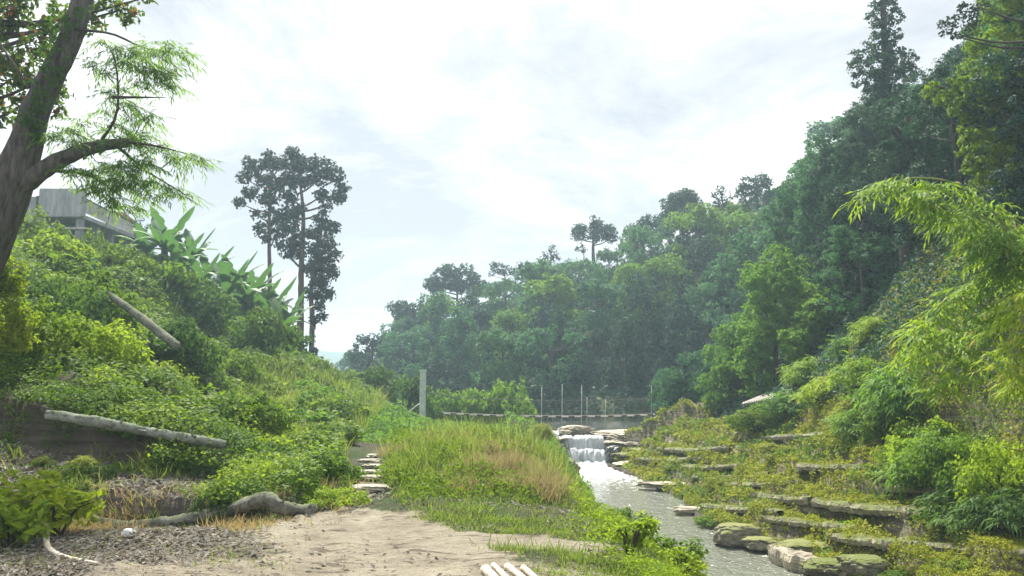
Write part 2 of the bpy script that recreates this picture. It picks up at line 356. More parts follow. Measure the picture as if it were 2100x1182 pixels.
# masks
def m_sand(x, y):
    w_ = .9 * fbm(x, y, 2.0, 4)
    xe = x + w_
    a = smooth(-3.9, -3.0, xe - .18 * (10 - y)) * (1 - smooth(-1.5, -.6, xe - (10 - y) * .45)) * (1 - smooth(10.3, 10.9, y + w_ * .3))
    b_ = (1 - smooth(.2, .6, np.abs(y - (8.7 - .32 * x) + .5 * w_))) * smooth(-1.5, -.5, x) * (1 - smooth(2.6, 3.6, x))
    c_ = (1 - smooth(.14, .4, np.abs(x + 2.2 + (y - 11) * .17 + .3 * w_))) * smooth(10, 10.6, y) * (1 - smooth(12, 15, y)) * .8
    d_ = (1 - smooth(7.4, 8.0, y + w_ * .6)) * smooth(-4.6, -3.6, x) * .75
    return np.clip(np.maximum.reduce([a, b_, c_, d_]), 0, 1)
def m_litter(x, y): return smooth(-2.0, -3.2, x + .5 * fbm(x, y, 2, 3)) * (1 - smooth(12.6, 13.4, y))
def m_right(x, y): return smooth(-.2, .5, x - XR(y)) * (1 - smooth(60, 70, y))
me = qmesh('ground', np.stack([XX, YY, GZ], -1).reshape(-1, 3),
           (lambda nx, ny: np.array([[j * nx + i, j * nx + i + 1, (j + 1) * nx + i + 1, (j + 1) * nx + i] for j in range(ny - 1) for i in range(nx - 1)]))(len(GX), len(GY)), smooth=True)
for nm, fn in (('sand', m_sand), ('litter', m_litter), ('right', m_right)):
    a = me.attributes.new(nm, 'FLOAT', 'POINT'); a.data.foreach_set('value', fn(XX, YY).ravel().astype(np.float32))
m, t, o = mat('ground_soil'); b = NB(t)
P_ = b.n('ShaderNodeNewGeometry'); pos = P_.outputs['Position']
nz_ = b.n('ShaderNodeSeparateXYZ', {0: P_.outputs['True Normal']}).outputs[2]
A_ = lambda n: b.n('ShaderNodeAttribute', attribute_name=n).outputs['Fac']
f1 = b.noise(pos, 1.3, 8, .65); f2 = b.noise(pos, 9, 6, .7); f3 = b.noise(pos, 45, 4, .7)
soil = b.mix(b.rng(f2, .35, .65), (.045, .045, .03, 1), (.11, .10, .065, 1))
soil = b.mix(b.rng(f1, .45, .6), soil, (.05, .085, .02, 1))
lit = b.mix(b.rng(f3, .38, .62), (.12, .10, .08, 1), (.40, .36, .29, 1)); lit = b.mix(b.rng(f1, .4, .62), lit, (.25, .24, .21, 1), 'MULTIPLY')
lit = b.mix(.35, lit, (.26, .24, .19, 1))
snd = b.mix(b.rng(f1, .35, .65), (.27, .235, .175, 1), (.44, .39, .30, 1))
snd = b.mix(b.m('MULTIPLY', b.rng(f3, .52, .66), .35), snd, (.14, .11, .075, 1))
stre = b.noise(b.n('ShaderNodeMapping', {0: pos, 'Scale': (1, 3.5, 1)}).outputs[0], 2.4, 6, .6, .5)
snd = b.mix(b.m('MULTIPLY', b.rng(stre, .55, .60), .8), snd, (.13, .105, .075, 1))
strata = b.noise(b.n('ShaderNodeMapping', {0: pos, 'Scale': (.4, .4, 7)}).outputs[0], 1.6, 6, .7, .2)
rk = b.mix(b.rng(strata, .35, .65), (.07, .065, .05, 1), (.36, .32, .24, 1))
mo = b.mix(b.rng(f2, .35, .65), (.045, .065, .012, 1), (.13, .16, .03, 1))
mo = b.mix(b.rng(f1, .55, .68), mo, (.13, .12, .06, 1))
rr = b.mix(b.rng(nz_, .55, .82), rk, mo)
g = b.mix(A_('litter'), soil, lit)
scf = b.rng(nz_, .72, .9)
g = b.mix(scf, b.mix(b.rng(strata, .3, .7), (.05, .042, .035, 1), (.17, .145, .115, 1)), g)
sm = b.rng(b.m('ADD', A_('sand'), b.m('MULTIPLY', b.m('SUBTRACT', b.noise(pos, 2.6, 10, .75), .5), 2.2)), .48, .72)
g = b.mix(sm, g, snd); g = b.mix(A_('right'), g, rr)
hy = b.n('ShaderNodeSeparateXYZ', {0: pos}).outputs[1]
g = b.mix(b.rng(hy, 50, 70), g, b.mix(b.rng(f1, .4, .6), (.03, .06, .025, 1), (.06, .11, .04, 1)))
bp = b.n('ShaderNodeBump', {'Strength': 1.0, 'Distance': .09, 'Height': b.m('ADD', b.m('ADD', f2, b.m('MULTIPLY', f3, .5)), b.m('MULTIPLY', b.noise(pos, 3.5, 6, .6), 1.2))})
pr = b.n('ShaderNodeBsdfPrincipled', {'Base Color': g, 'Roughness': .92, 'Normal': bp.outputs[0], 'Specular IOR Level': .2})
t.links.new(pr.outputs[0], o.inputs[0])
link('ground', me, m)['kind'] = 'structure'

# ------------------------------------------------------------------ water
def water_mat():
    m, t, o = mat('river_water'); b = NB(t)
    pos = b.n('ShaderNodeNewGeometry').outputs['Position']
    mv = b.n('ShaderNodeMapping', {0: pos, 'Scale': (1, .55, 1)}).outputs[0]
    w1 = b.noise(mv, 3.2, 4, .6, .6); w2 = b.noise(mv, 9, 3, .6, .3)
    h = b.m('ADD', w1, b.m('MULTIPLY', w2, .4))
    y = b.n('ShaderNodeSeparateXYZ', {0: pos}).outputs[1]
    turb = b.rng(y, 22, 40, .6, 1)
    bp = b.n('ShaderNodeBump', {'Strength': turb, 'Distance': .2, 'Height': h})
    fo = b.m('ADD', b.rng(y, 27, 40, -.20, .22), b.noise(mv, 4.5, 7, .75, .6))
    up = b.rng(y, 40.6, 41.4, 1, 0)
    f = b.m('MULTIPLY', b.rng(fo, .46, .66), up)
    sp = b.m('MULTIPLY', b.rng(b.noise(mv, 14, 3, .6), .64, .68), .55)  # white specks: foam, and sun glints painted into the water colour
    f = b.m('MAXIMUM', f, b.m('MULTIPLY', sp, up))
    col = b.mix(f, b.mix(up, (.035, .045, .035, 1), (.17, .18, .14, 1)), (.82, .84, .84, 1))  # upstream base colour painted darker to stand in for a dimmer sky reflection
    pr = b.n('ShaderNodeBsdfPrincipled', {'Base Color': col, 'Roughness': b.rng(f, 0, 1, .06, .6), 'Normal': bp.outputs[0], 'Specular IOR Level': .6})
    t.links.new(pr.outputs[0], o.inputs[0]); return m
wmat = water_mat()
V, Fq = [], []
for y in np.arange(-6, FALL - .5, .5):
    V += [(XL(y) - 1.2, y, 0), (XR(y) + 1.2, y, 0)]
n = len(V) // 2; Fq = [(2 * i, 2 * i + 1, 2 * i + 3, 2 * i + 2) for i in range(n - 1)]
o = link('river_water', qmesh('river_water', V, Fq), wmat); o['kind'] = 'structure'
V = []
for y in np.arange(FALL + .45, 95, .7):
    V += [(XL(y) - .8, y, 1.36 ), (XR(y) + .8, y, 1.36)]
n = len(V) // 2; Fq = [(2 * i, 2 * i + 1, 2 * i + 3, 2 * i + 2) for i in range(n - 1)]
o = link('upper_river_water', qmesh('upper_river_water', V, Fq), wmat); o['kind'] = 'structure'
# waterfall: two stepped curtains
def curtain(prof, x0, x1, nx=90, seed=0, amp=.05):
    prof = spline(prof, 40); V = []
    xs = np.linspace(x0, x1, nx)
    for i, p in enumerate(prof):
        t = i / 39
        off = amp * (fbm(xs * 6 + seed, xs * 0 + t * 1.2 + seed, 1, 4)) + .12 * fbm(xs * 1.2 + seed, xs * 0 + seed, 1, 2)
        V.append(np.stack([xs + .02 * np.sin(t * 9 + xs * 3), p[0] + off * (.3 + t), p[1] + 0 * xs + .10 * fbm(xs * 5, xs * 0 + seed + t * 2, 1, 3)], -1))
    V = np.concatenate(V); Fq = [(i * nx + j, (i + 1) * nx + j, (i + 1) * nx + j + 1, i * nx + j + 1) for i in range(39) for j in range(nx - 1)]
    return V, np.array(Fq), np.zeros(len(Fq))
m, t, o = mat('falling_water'); b = NB(t)
pos = b.n('ShaderNodeNewGeometry').outputs['Position']
sv = b.n('ShaderNodeMapping', {0: pos, 'Scale': (9, 2, 1.1)}).outputs[0]
s1 = b.noise(sv, 1.3, 6, .7, .3)
col = b.mix(b.rng(s1, .36, .6), (.50, .57, .64, 1), (.95, .96, .97, 1))
bp = b.n('ShaderNodeBump', {'Strength': .8, 'Distance': .1, 'Height': s1})
pr = b.n('ShaderNodeBsdfPrincipled', {'Base Color': col, 'Roughness': .45, 'Normal': bp.outputs[0]})
tr = b.n('ShaderNodeBsdfTranslucent', {0: (.85, .9, .95, 1)})
t.links.new(b.n('ShaderNodeMixShader', {0: .35, 1: pr.outputs[0], 2: tr.outputs[0]}).outputs[0], o.inputs[0]); fmat = m
up_ = curtain([(FALL + .9, 1.40), (FALL + .35, 1.37), (FALL + .12, 1.25), (FALL + .02, .95), (FALL - .1, .72)], 2.6, 4.72, seed=1, amp=.16)
lo_ = curtain([(FALL - .02, .80), (FALL - .30, .76), (FALL - .52, .58), (FALL - .66, .3), (FALL - .8, -.05)], 2.8, 4.98, seed=5, amp=.3)
sp_ = curtain([(FALL - .75, .22), (FALL - .95, .16), (FALL - 1.25, .02), (FALL - 1.5, -.05)], 2.9, 5.0, seed=15, amp=.5)
lf_ = curtain([(FALL + 1.4, 1.62), (FALL + .9, 1.60), (FALL + .7, 1.5), (FALL + .6, 1.38)], 2.05, 2.45, nx=20, seed=9)
o = link('waterfall', qmesh('waterfall', *join(up_, lo_, lf_, sp_)[:2], smooth=True), fmat); o['kind'] = 'structure'

# ------------------------------------------------------------------ rocks
def rock_mesh(name, sx, sy, sz, seed, mat_, strata=0, n=40, flat=.0):
    u = np.linspace(0, 2 * math.pi, n * 2, endpoint=False); v = np.linspace(0, math.pi, n)
    U, Vv = np.meshgrid(u, v); e = .68
    cxp = lambda a: np.sign(a) * np.abs(a) ** e
    X = cxp(np.cos(U)) * np.sin(Vv) ** e; Y = cxp(np.sin(U)) * np.sin(Vv) ** e; Z = np.sign(np.cos(Vv)) * np.abs(np.cos(Vv)) ** e
    r = 1 + .34 * fbm(X * 2 + seed * 5 + Z, Y * 2 + Z * 1.5 + seed, 1, 3) + .14 * fbm(X * 7 + Z * 5, Y * 7 + seed, 1, 3) - .22 * np.clip(.22 - np.abs(fbm(X * 3 + seed, Y * 3 + Z * 2, 1, 2)), 0, 1) / .22 * .5
    if strata: r = r * (1 + .07 * np.sign(np.sin(Z * strata + 2 * fbm(X + seed, Y, 1.5, 2))))
    X, Y = X * r * sx / 2, Y * r * sy / 2; Z = Z * (1 + .25 * fbm(X * 1.2 + seed, Y * 1.2, 1, 3)) * sz / 2
    V = np.stack([X, Y, Z], -1).reshape(-1, 3); m2 = 2 * n
    Fq = [(i * m2 + j, (i + 1) * m2 + j, (i + 1) * m2 + (j + 1) % m2, i * m2 + (j + 1) % m2) for i in range(n - 1) for j in range(m2)]
    me = qmesh(name, V, Fq, smooth=not strata); me.materials.append(mat_); return me
def rock(px, py, d, sx, sy, sz, seed, label, mt='rock', strata=0, name='rock', group=None, rz=0, cat='rock'):
    p = at(px, py, d); o = link(name, rock_mesh(name, sx, sy, sz, seed, M[mt], strata), None, loc=p); o.rotation_euler.z = rz
    return tag(o, label, cat, group)
# left of the fall
rock(1128, 922, 40.4, 1.5, 2.2, 1.3, 1, 'dark grey block of layered rock at the left edge of the waterfall', 'rock_wet', 6)
rock(1128, 899, 41, 1.7, 2.6, .16, 2, 'thin pale slab lying on the dark block left of the waterfall', 'rock_bare')
rock(1182, 883, 42.6, 1.7, 1.2, .52, 3, 'brown split boulder standing in the water above the waterfall', 'rock_bare', 5)
rock(1160, 888, 42.0, .7, .8, .34, 4, 'small brown rock beside the split boulder at the lip of the fall', 'rock_bare')
rock(1257, 932, 40.0, .85, 1.1, 1.0, 5, 'dark rounded wet boulder at the right foot of the waterfall', 'rock_wet')
rock(1300, 893, 42.5, 4.2, 3.4, .55, 6, 'broad pale flat rock shelf at the right of the waterfall lip', 'rock_bare', 7, rz=.1)
rock(1285, 910, 41.2, 2.6, 2.0, .75, 7, 'layered tan rock shelf overhanging the dark boulder beside the fall', 'rock_bare', 9)
rock(1340, 935, 39.5, 3.6, 2.4, .75, 8, 'long layered rock shelf along the water right of the falls', 'rock', 9, rz=-.3)
rock(1310, 955, 38.2, 2.0, 1.6, .5, 9, 'low dark-edged rock slab at the pool edge below the waterfall', 'rock_bare', 6, rz=-.4)
rock(1352, 968, 35.5, .8, .9, .7, 10, 'dark boulder tucked under the mossy bank right of the pool', 'rock_wet')
rock(1345, 877, 44.5, 1.0, .9, 1.1, 11, 'small rounded pale boulder under the hanging bridge', 'rock_bare')
rock(1395, 880, 45, 1.9, 1.3, 1.3, 12, 'pale humped boulder beneath the right part of the bridge', 'rock_bare')
rock(1440, 876, 44, 2.8, 1.9, 1.6, 13, 'brown weathered rock face below the right end of the bridge', 'rock', 5)
rock(1492, 872, 44, 1.7, 1.8, 2.4, 14, 'tall dark grey boulder at the right end of the bridge', 'rock_wet')
rock(1490, 925, 33, .9, .9, 1.0, 15, 'dark upright boulder in the middle of the mossy right bank', 'rock_wet')
rock(1380, 996, 30.5, 2.7, .8, .26, 16, 'long pale ledge jutting into the river from the right bank', 'rock_bare', 0, rz=-.25)
rock(1415, 1046, 25, 1.0, .6, .2, 17, 'small flat pale rock at the water edge below the jutting ledge', 'rock_bare')
rock(1512, 1098, 20.3, 1.1, .9, .62, 18, 'pale rounded boulder with a mossy top at the river edge', 'rock')
rock(1560, 1115, 19.6, .8, .7, .3, 19, 'low mossy stone next to the rounded boulder at the water', 'rock')
rock(1640, 1130, 18.6, 1.3, .9, .42, 20, 'blocky layered rock at the lower right water edge', 'rock', 7, rz=.2)
rock(1700, 1162, 17, 1.0, .8, .30, 21, 'flat layered slab low at the water in the right corner', 'ledge', 7)
rock(1775, 1160, 16.4, 1.0, .8, .42, 22, 'pale humped boulder nearest the bottom right corner', 'ledge')
# mossy bank rocks at the left side of the pool
for i, (px, py, d, sx, sy, sz, lb) in enumerate([(1150, 968, 31.5, 1.3, 2.0, 1.1, 'mossy dark boulder overhanging the pool from the left bank'),
        (1125, 935, 33.5, 1.5, 2.0, 1.1, 'moss-covered boulder behind the overhanging one on the left bank'),
        (1162, 1000, 29, .8, 1.2, .6, 'low mossy rock at the pool edge beside the tall grass'),
        (1105, 905, 36, 1.7, 1.6, 1.0, 'mossy rock at the head of the left bank near the falls')]):
    rock(px, py, d, sx, sy, sz, 30 + i, lb, 'rock')
def ledge(name, pts, width, thick, seed, label, mt='rock'):
    C = spline(pts, 60); T = nrm(np.gradient(C, axis=0)); S = np.cross(T, [0, 0, 1.]); S = nrm(S)
    V = []; a = np.array([(-.5, -.5), (-.5, .1), (-.42, .5), (0, .55), (.42, .5), (.52, .1), (.45, -.5)])
    for i in range(60):
        ww = width * (1 + .5 * fbm(np.array(i / 7. + seed), np.array(seed * 1.), 1, 3)) * (math.sin(math.pi * (i + 1) / 61) ** .4)
        th = thick * (1 + .4 * fbm(np.array(i / 5. + seed), np.array(seed + 4.), 1, 3))
        for q in a:
            V.append(C[i] + S[i] * q[0] * ww * (1 + .1 * R.uniform(-1, 1)) + np.array([0, 0, q[1] * th + .02 * R.uniform(-1, 1)]))
    k = len(a); Fq = [(i * k + j, (i + 1) * k + j, (i + 1) * k + (j + 1) % k, i * k + (j + 1) % k) for i in range(59) for j in range(k)]
    me = qmesh(name, V, Fq); me.materials.append(M[mt]); return tag(link(name, me, None), label, 'rock ledge')
def on_ground(px, py, d, up=0):
    p = at(px, py, d); return p
def gp(px, py, up=0):
    # point where the line of sight through this pixel meets the ground
    dd = np.linspace(6, 60, 1800); pr_ = np.array([at(px, py, q) for q in dd]); h = Hs(pr_[:, 0], pr_[:, 1]); i = int(np.argmax(pr_[:, 2] < h + up)); return pr_[i].copy()
def on(px, py, up=.02): q = gp(px, py); q[2] += up + .08; return q
LG = [([(1535, 1022), (1600, 1030), (1665, 1036)], .8, .24, 'left-hand piece of the long bare rock lip on the mossy right bank'), ([(1670, 1038), (1760, 1050), (1850, 1058), (1905, 1064)], .9, .26, 'widest bare piece in the middle of the long rock lip'),
      ([(1910, 1068), (1990, 1075), (2130, 1088)], .8, .22, 'right-hand piece of the long rock lip, running out of the picture'), ([(1640, 966), (1720, 968), (1800, 972)], .8, .22, 'grey ledge on the mossy bank above the long rock lip'),
      ([(1400, 962), (1470, 966), (1530, 960)], .8, .22, 'thin ledge on the mossy bank left of the dark undergrowth'), ([(1480, 1000), (1560, 1002), (1640, 998)], .7, .18, 'narrow mossy-edged ledge just above the left end of the long lip'),
      ([(1820, 1010), (1900, 1012), (1990, 1022)], .7, .2, 'narrow ledge under the dark hollow at right'), ([(1350, 925), (1420, 930), (1500, 924)], .8, .22, 'layered ledge right of the rock shelves by the fall'),
      ([(1560, 1070), (1680, 1085), (1800, 1100)], .6, .18, 'low ledge half hidden in moss below the long rock lip'), ([(1850, 1120), (1960, 1135), (2120, 1150)], .6, .2, 'lowest ledge in the moss at the lower right corner'),
      ([(1560, 905), (1640, 902), (1720, 900)], .5, .2, 'shaded ledge under the drooping bamboo grass'), ([(1440, 1046), (1520, 1052), (1600, 1060)], .7, .18, 'ledge low over the water left of the moss-topped boulder'),
      ([(1420, 985), (1500, 984), (1580, 978)], .6, .14, 'thin strip of rock in the moss above the jutting ledge'), ([(1310, 945), (1370, 950), (1440, 946)], .8, .18, 'ledge just above the pool beside the rock shelves'),
      ([(1800, 985), (1880, 990), (1960, 996)], .6, .14, 'thin mossy strip of rock under the dark bladed plants'), ([(1700, 1108), (1800, 1122), (1900, 1132)], .6, .2, 'mossy ledge just above the humped boulder')]
for i, (pp, wd, th, lb) in enumerate(LG): ledge('rock_ledge', [on(*q) for q in pp], wd * .85, th * .8, 3 + 2 * i, lb, 'ledge')
ledge('rock_ledge', [at(1580, 1134, 18.6), at(1660, 1158, 17.4), at(1770, 1184, 16.4)], .6, .3, 31, 'layered ledge at water level in the bottom right corner', 'rock_bare')

# ------------------------------------------------------------------ foliage builders
def blob_leaves(blobs, cov=2.2, L=.1, asp=.6, clump=.3, up=.35, proto=LEAF, shell=.55, droop=0):
    """blobs: rows x,y,z,r.  Leaves gather in small clumps spread through each blob, denser to its outside."""
    P, Nn = [], []
    blobs = np.atleast_2d(blobs)
    for x, y, z, r in blobs:
        nc = max(3, int(5.5 * cov / clump ** 1.0 * .7)); c = np.array([x, y, z])
        cd = rdir(nc); cr_ = r * (shell + (1 - shell) * rng.random(nc)[:, None] ** .5)
        cc = c + cd * cr_ * [1, 1, .85]
        nl = max(2, int(cov * math.pi * r * r * 2.6 / (L * L * asp) / nc))
        o_ = rdir(nc * nl) * (r * clump * rng.random(nc * nl) ** .6)[:, None]
        pp = np.repeat(cc, nl, 0) + o_ * [1, 1, .7]; P.append(pp)
        Nn.append(nrm(pp - c) * .5 + nrm(o_) * .5)
    P = np.concatenate(P); Nn = np.concatenate(Nn); n = len(P)
    Nn = nrm(Nn * .8 + [0, 0, up] + rng.normal(0, .38, (n, 3)))
    T = nrm(np.cross(Nn, rdir(n)) + [0, 0, -droop]); l = L * (.7 + .6 * rng.random(n))
    return inst(P, T, Nn, l, l * asp, proto)
def sprays(blobs, per, L=.16, W=.03, nleaf=7, droop=.8, tw=.5, hdir=None):
    """fans of narrow drooping leaves on short twigs"""
    P, T = [], []
    for x, y, z, r in np.atleast_2d(blobs):
        k = max(2, int(per * r * r)); c = np.array([x, y, z]) + rdir(k) * (r * rng.random(k) ** .45)[:, None] * [1, 1, .7]
        d = nrm(rng.normal(size=(k, 3)) * [1, 1, .25] + (np.array(hdir) if hdir is not None else 0) + [0, 0, -.35 * droop])
        for q in range(nleaf):
            f = q / (nleaf - 1.); sgn = 1 if q % 2 else -1
            side = nrm(np.cross(d, [0, 0, 1.]))
            P.append(c + d * (f * tw) + [0, 0, -.25 * f * f * tw * droop])
            T.append(nrm(d * (.5 + .5 * f) + side * sgn * (.75 - .45 * f) + [0, 0, -droop * .45] + rng.normal(0, .15, (k, 3))))
    P = np.concatenate(P); T = np.concatenate(T); n = len(P)
    Nn = nrm(np.cross(T, np.cross([0, 0, 1.], T)) + rng.normal(0, .3, (n, 3))); l = L * (.7 + .5 * rng.random(n))
    return inst(P, T, Nn, l, W * (.8 + .4 * rng.random(n)), LONG)
def pxblobs(lst, d, dj=.8):
    out = []
    for px, py, r in lst:
        rm = r / F_PX * d; p = at(px, py, d + R.uniform(-dj, dj) * rm); out.append((*p, rm))
    return np.array(out)
def grow_limbs(base, top, blobs, r0, nmax=14):
    parts = []; base = np.array(base); top = np.array(top)
    idx = list(range(len(blobs))); R.shuffle(idx)
    for i in idx[:nmax]:
        c = blobs[i][:3]; t_ = np.clip((c[2] - blobs[i][3] * 1.6 - base[2]) / (top[2] - base[2] + 1e-6), .25, .97)
        s = base + (top - base) * t_; mid = (s + c) / 2 + np.array([0, 0, -.08 * np.linalg.norm(c - s)])
        parts.append(tube([s, mid, c], [r0 * .42 * (1.1 - t_ * .5), r0 * .28, r0 * .08], 8, 5))
    return parts
def tree(name, label, cat, base, top, blobs, r0, leafmat, L, asp=.6, cov=2, clump=.3, bark='bark_dark', trunkpts=None, group=None, up=.35, nmax=14, proto=LEAF, extra=None, shell=.55, droop=0):
    base = np.array(base, float); root = empty(name, base, label, cat, group)
    pts = [base] + ([np.array(p) for p in trunkpts] if trunkpts else [(base + top) / 2 + [R.uniform(-.2, .2), 0, 0]]) + [np.array(top)]
    parts = [tube(pts, list(np.linspace(r0, r0 * .35, len(pts))), len(pts) * 6, 10)] + grow_limbs(base, top, blobs, r0, nmax)
    link('trunk', qmesh('trunk', *rel(join(*parts), base), smooth=True), M[bark], root)
    fol = blob_leaves(blobs, cov, L, asp, clump, up, proto, shell, droop)
    if extra: fol = join(fol, *extra)
    link('crown', qmesh('crown', *rel(fol, base)), M[leafmat], root)
    return root

# ------------------------------------------------------------------ ground cover (stuff)
def wedge(n, d0, d1, p0=-150, p1=2250):
    d = np.exp(rng.uniform(math.log(d0), math.log(d1), n)); px = rng.uniform(p0, p1, n)
    return (px - 1050) / F_PX * d, d
def flat(x, y, a=.75): return smooth(a, a + .12, slope_n(x, y, .12)[..., 2])
def cover(name, label, fn, n, d0, d1, p0, p1, size, asp, mt, hgt, up=.3, proto=LEAF, tilt=.6, minsize=.03, lump=None):
    x, y = wedge(n, d0, d1, p0, p1); k = rng.random(n) < fn(x, y); x, y = x[k], y[k]; n = len(x)
    nn = slope_n(x, y); z = Hs(x, y); hh = hgt(x, y) if callable(hgt) else hgt
    f = rng.random(n) ** .7
    P = np.stack([x, y, z], -1) + nn * (f * hh)[:, None] if callable(hgt) else np.stack([x, y, z], -1) + nn * (f * hh)[:, None]
    Nn = nrm(nn * up + [0, -.15, .35] + rng.normal(0, tilt, (n, 3)) * .8)
    T = nrm(np.cross(Nn, rdir(n))); L_ = np.maximum(size * y, minsize) * (.5 + 1.1 * rng.random(n) ** 2)
    o = link(name, qmesh(name, *inst(P, T, Nn, L_, L_ * asp, proto)), M[mt]); tag(o, label, 'ground cover', kind='stuff'); return o
def left_zone(x, y):
    w_ = .5 * fbm(x, y, 1.5, 3)
    a = (x + w_ < -2.75 - (y - 11) * .14) & ((y + w_ * .4 > 12.55) | ((x > -5.5 + w_) & (y + w_ > 11.9)) | ((x > -4.2) & (y > 10.9)))
    return a & (x < np.where(y > 30, -4.5, 9))
def patch(x, y, sc, lo, hi, off=0): return smooth(lo, hi, fbm(x + off, y - off, sc, 4))
cover('creeper_cover', 'dense green creeper carpet over the whole left slope', lambda x, y: left_zone(x, y) * (.25 + .75 * patch(x, y, 1.6, -.55, -.05)) * (y < 66), 520000, 11, 66, -150, 760,
      .0048, .72, 'vine', lambda x, y: (.10 + .30 * np.clip(fbm(x, y, .9, 3) + .4, 0, 1)) * (1 + .02 * y), up=.6)
cover('vine_leaves', 'larger heart-shaped vine leaves scattered over the creepers', lambda x, y: left_zone(x, y) * patch(x, y, 1.1, -.1, .3, 27) * (y < 50), 70000, 11, 50, -150, 760, .0085, .85, 'vine', lambda x, y: .32 + .25 * np.clip(fbm(x, y, .9, 3) + .4, 0, 1), up=.8, tilt=.45)
cover('creeper_tips', 'bright yellow-green leaves topping the creepers on the slope', lambda x, y: left_zone(x, y) * patch(x, y, 1.3, .0, .35, 7) * (y < 40), 260000, 11, 40, -150, 800,
      .0045, .7, 'vine_yellow', lambda x, y: .30 + .22 * np.clip(fbm(x, y, .9, 3) + .4, 0, 1), up=.6)
def grass(name, label, fn, n, d0, d1, p0, p1, Lf, wf, mt, lean=.35, kind='stuff'):
    x, y = wedge(n, d0, d1, p0, p1); k = rng.random(n) < fn(x, y); x, y = x[k], y[k]; n = len(x)
    tuft = (.4 + .9 * np.clip(fbm(x, y, .55, 3) + .5, 0, 1)); L_ = Lf(x, y) * tuft * (.6 + .6 * rng.random(n))
    T = nrm(np.stack([rng.normal(0, lean, n), rng.normal(0, lean, n), np.ones(n)], -1)); P = np.stack([x, y, Hs(x, y) - .02], -1)
    Nn = nrm(np.cross(T, rdir(n))); o = link(name, qmesh(name, *inst(P, T, Nn, L_, np.maximum(wf * y, .006) * (.7 + .6 * rng.random(n)), BLADE)), M[mt])
    return tag(o, label, 'grass', kind=kind)
def mound(x, y):
    w_ = .5 * fbm(x, y, 1.6, 3)
    return smooth(.0, .5, x + w_ + 2.0 + (y - 11) * .13) * smooth(10.2, 11.8, y + w_ * 1.6 - .12 * x) * (1 - smooth(-.25, .25, x - .080 * y + .3 * w_))
grass('tall_grass', 'tall yellow-green grass covering the mound between path and river', lambda x, y: mound(x, y) * (y < 22) * (.12 + .88 * patch(x, y, 1.5, -.3, .25)), 110000, 9.8, 22, 640, 1300, lambda x, y: (.12 + .17 * smooth(10.5, 13.5, y) + .006 * (y - 11)) * (1 + .9 * (rng.random(len(x)) < .12)) * (.7 + .6 * np.clip(fbm(x, y, 1.3, 3) + .5, 0, 1)) * (.4 + .6 * smooth(-.2, 1.2, x + 2.0 + (y - 11) * .13)), .0013, 'reed')
grass('dry_grass', 'pinkish brown dry grass on the front of the mound', lambda x, y: mound(x, y) * patch(x, y, 1.6, -.15, .2, 3) * np.exp(-((x + .7) / 1.7) ** 2 - ((y - 14.5) / 3.4) ** 2) * 2.4, 110000, 11.4, 20, 760, 1150, lambda x, y: .34 + 0 * x, .0008, 'drygrass', .6)
grass('slope_grass', 'long pale grass between the creepers and the path', lambda x, y: ((x > -10) & (x < -1) & (y > 15) & (x < -2.6 - (y - 11) * .14) & (x > -3.2 - (y - 11) * .42)) * patch(x, y, 2.2, -.3, .25, 5), 90000, 14, 50, 430, 900, lambda x, y: .35 + .016 * (y - 11), .0009, 'reed')
def fgreen(x, y):
    s = m_sand(x, y)
    return (1 - smooth(.5, .9, s)) * smooth(-1.8, -.6, x + .6 * fbm(x, y, 1.2, 3)) * (x < XL(y) + .2) * (.15 + .85 * patch(x, y, 1.0, -.1, .2, 11))
grass('short_grass', 'short green grass patches around the bare sandy ground', lambda x, y: fgreen(x, y) * (y < 15), 80000, 6.2, 15, 780, 1700, lambda x, y: (.08 + .06 * smooth(.5, 2.5, x)) * (1 + 1.5 * (rng.random(len(x)) < .08)), .0011, 'grass', .6)
cover('clover_cover', 'low bright green weeds on the slope down to the river', lambda x, y: smooth(.6, 1.6, x + .5 * fbm(x, y, 1, 3)) * (x < XL(y)) * patch(x, y, .9, -.15, .2, 21) * (y < 17), 120000, 6.5, 17, 1000, 1650, .0055, .45, 'vine_yellow', lambda x, y: .10 + .35 * np.clip(fbm(x, y, .8, 3) + .1, 0, 1), up=.5, minsize=.03)
cover('mound_weeds', 'mixed leafy weeds growing through the grass of the mound', lambda x, y: mound(x, y) * patch(x, y, 1.0, .0, .3, 71), 60000, 9.8, 24, 640, 1300, .0055, .5, 'vine', lambda x, y: .15 + .25 * smooth(11, 14, y) + 0 * x, up=.4, tilt=.9)
cover('fallen_leaves', 'brown and grey fallen leaves carpeting the ground at lower left', lambda x, y: flat(x, y) * (m_litter(x, y) * (.3 + .6 * patch(x, y, .9, -.3, .2, 61)) + .30 * patch(x, y, .8, .0, .4, 91) * (x < 3.5)) * (1 - .9 * smooth(.4, .8, m_sand(x, y))) * (y < 12.9), 60000, 6, 13, -100, 1300, .0078, .5, 'litter', .03, up=1.1, tilt=.45)
cover('fallen_twigs', 'thin dead twigs strewn over the litter', lambda x, y: flat(x, y) * m_litter(x, y) * (y < 12.9), 5000, 6, 13, -100, 900, .016, .05, 'litter', .02, up=2.5, tilt=.1, proto=LONG)
x_ = None
grass('dry_straw', 'dry grey straw and dead stems on the litter terrace', lambda x, y: m_litter(x, y) * patch(x, y, 1.0, .0, .4, 13) * smooth(9.0, 10, y), 26000, 9, 13, -60, 760, lambda x, y: .22 + 0 * x, .0009, 'drygrass', .8)
grass('litter_weeds', 'thin green weeds rising from the leaf litter', lambda x, y: m_litter(x, y) * patch(x, y, .35, .0, .5, 40) * (.2 + .8 * smooth(9.2, 10.5, y)), 26000, 7.5, 13, -60, 800, lambda x, y: .13 + .16 * smooth(10.5, 11.8, y), .0012, 'grass', .7)
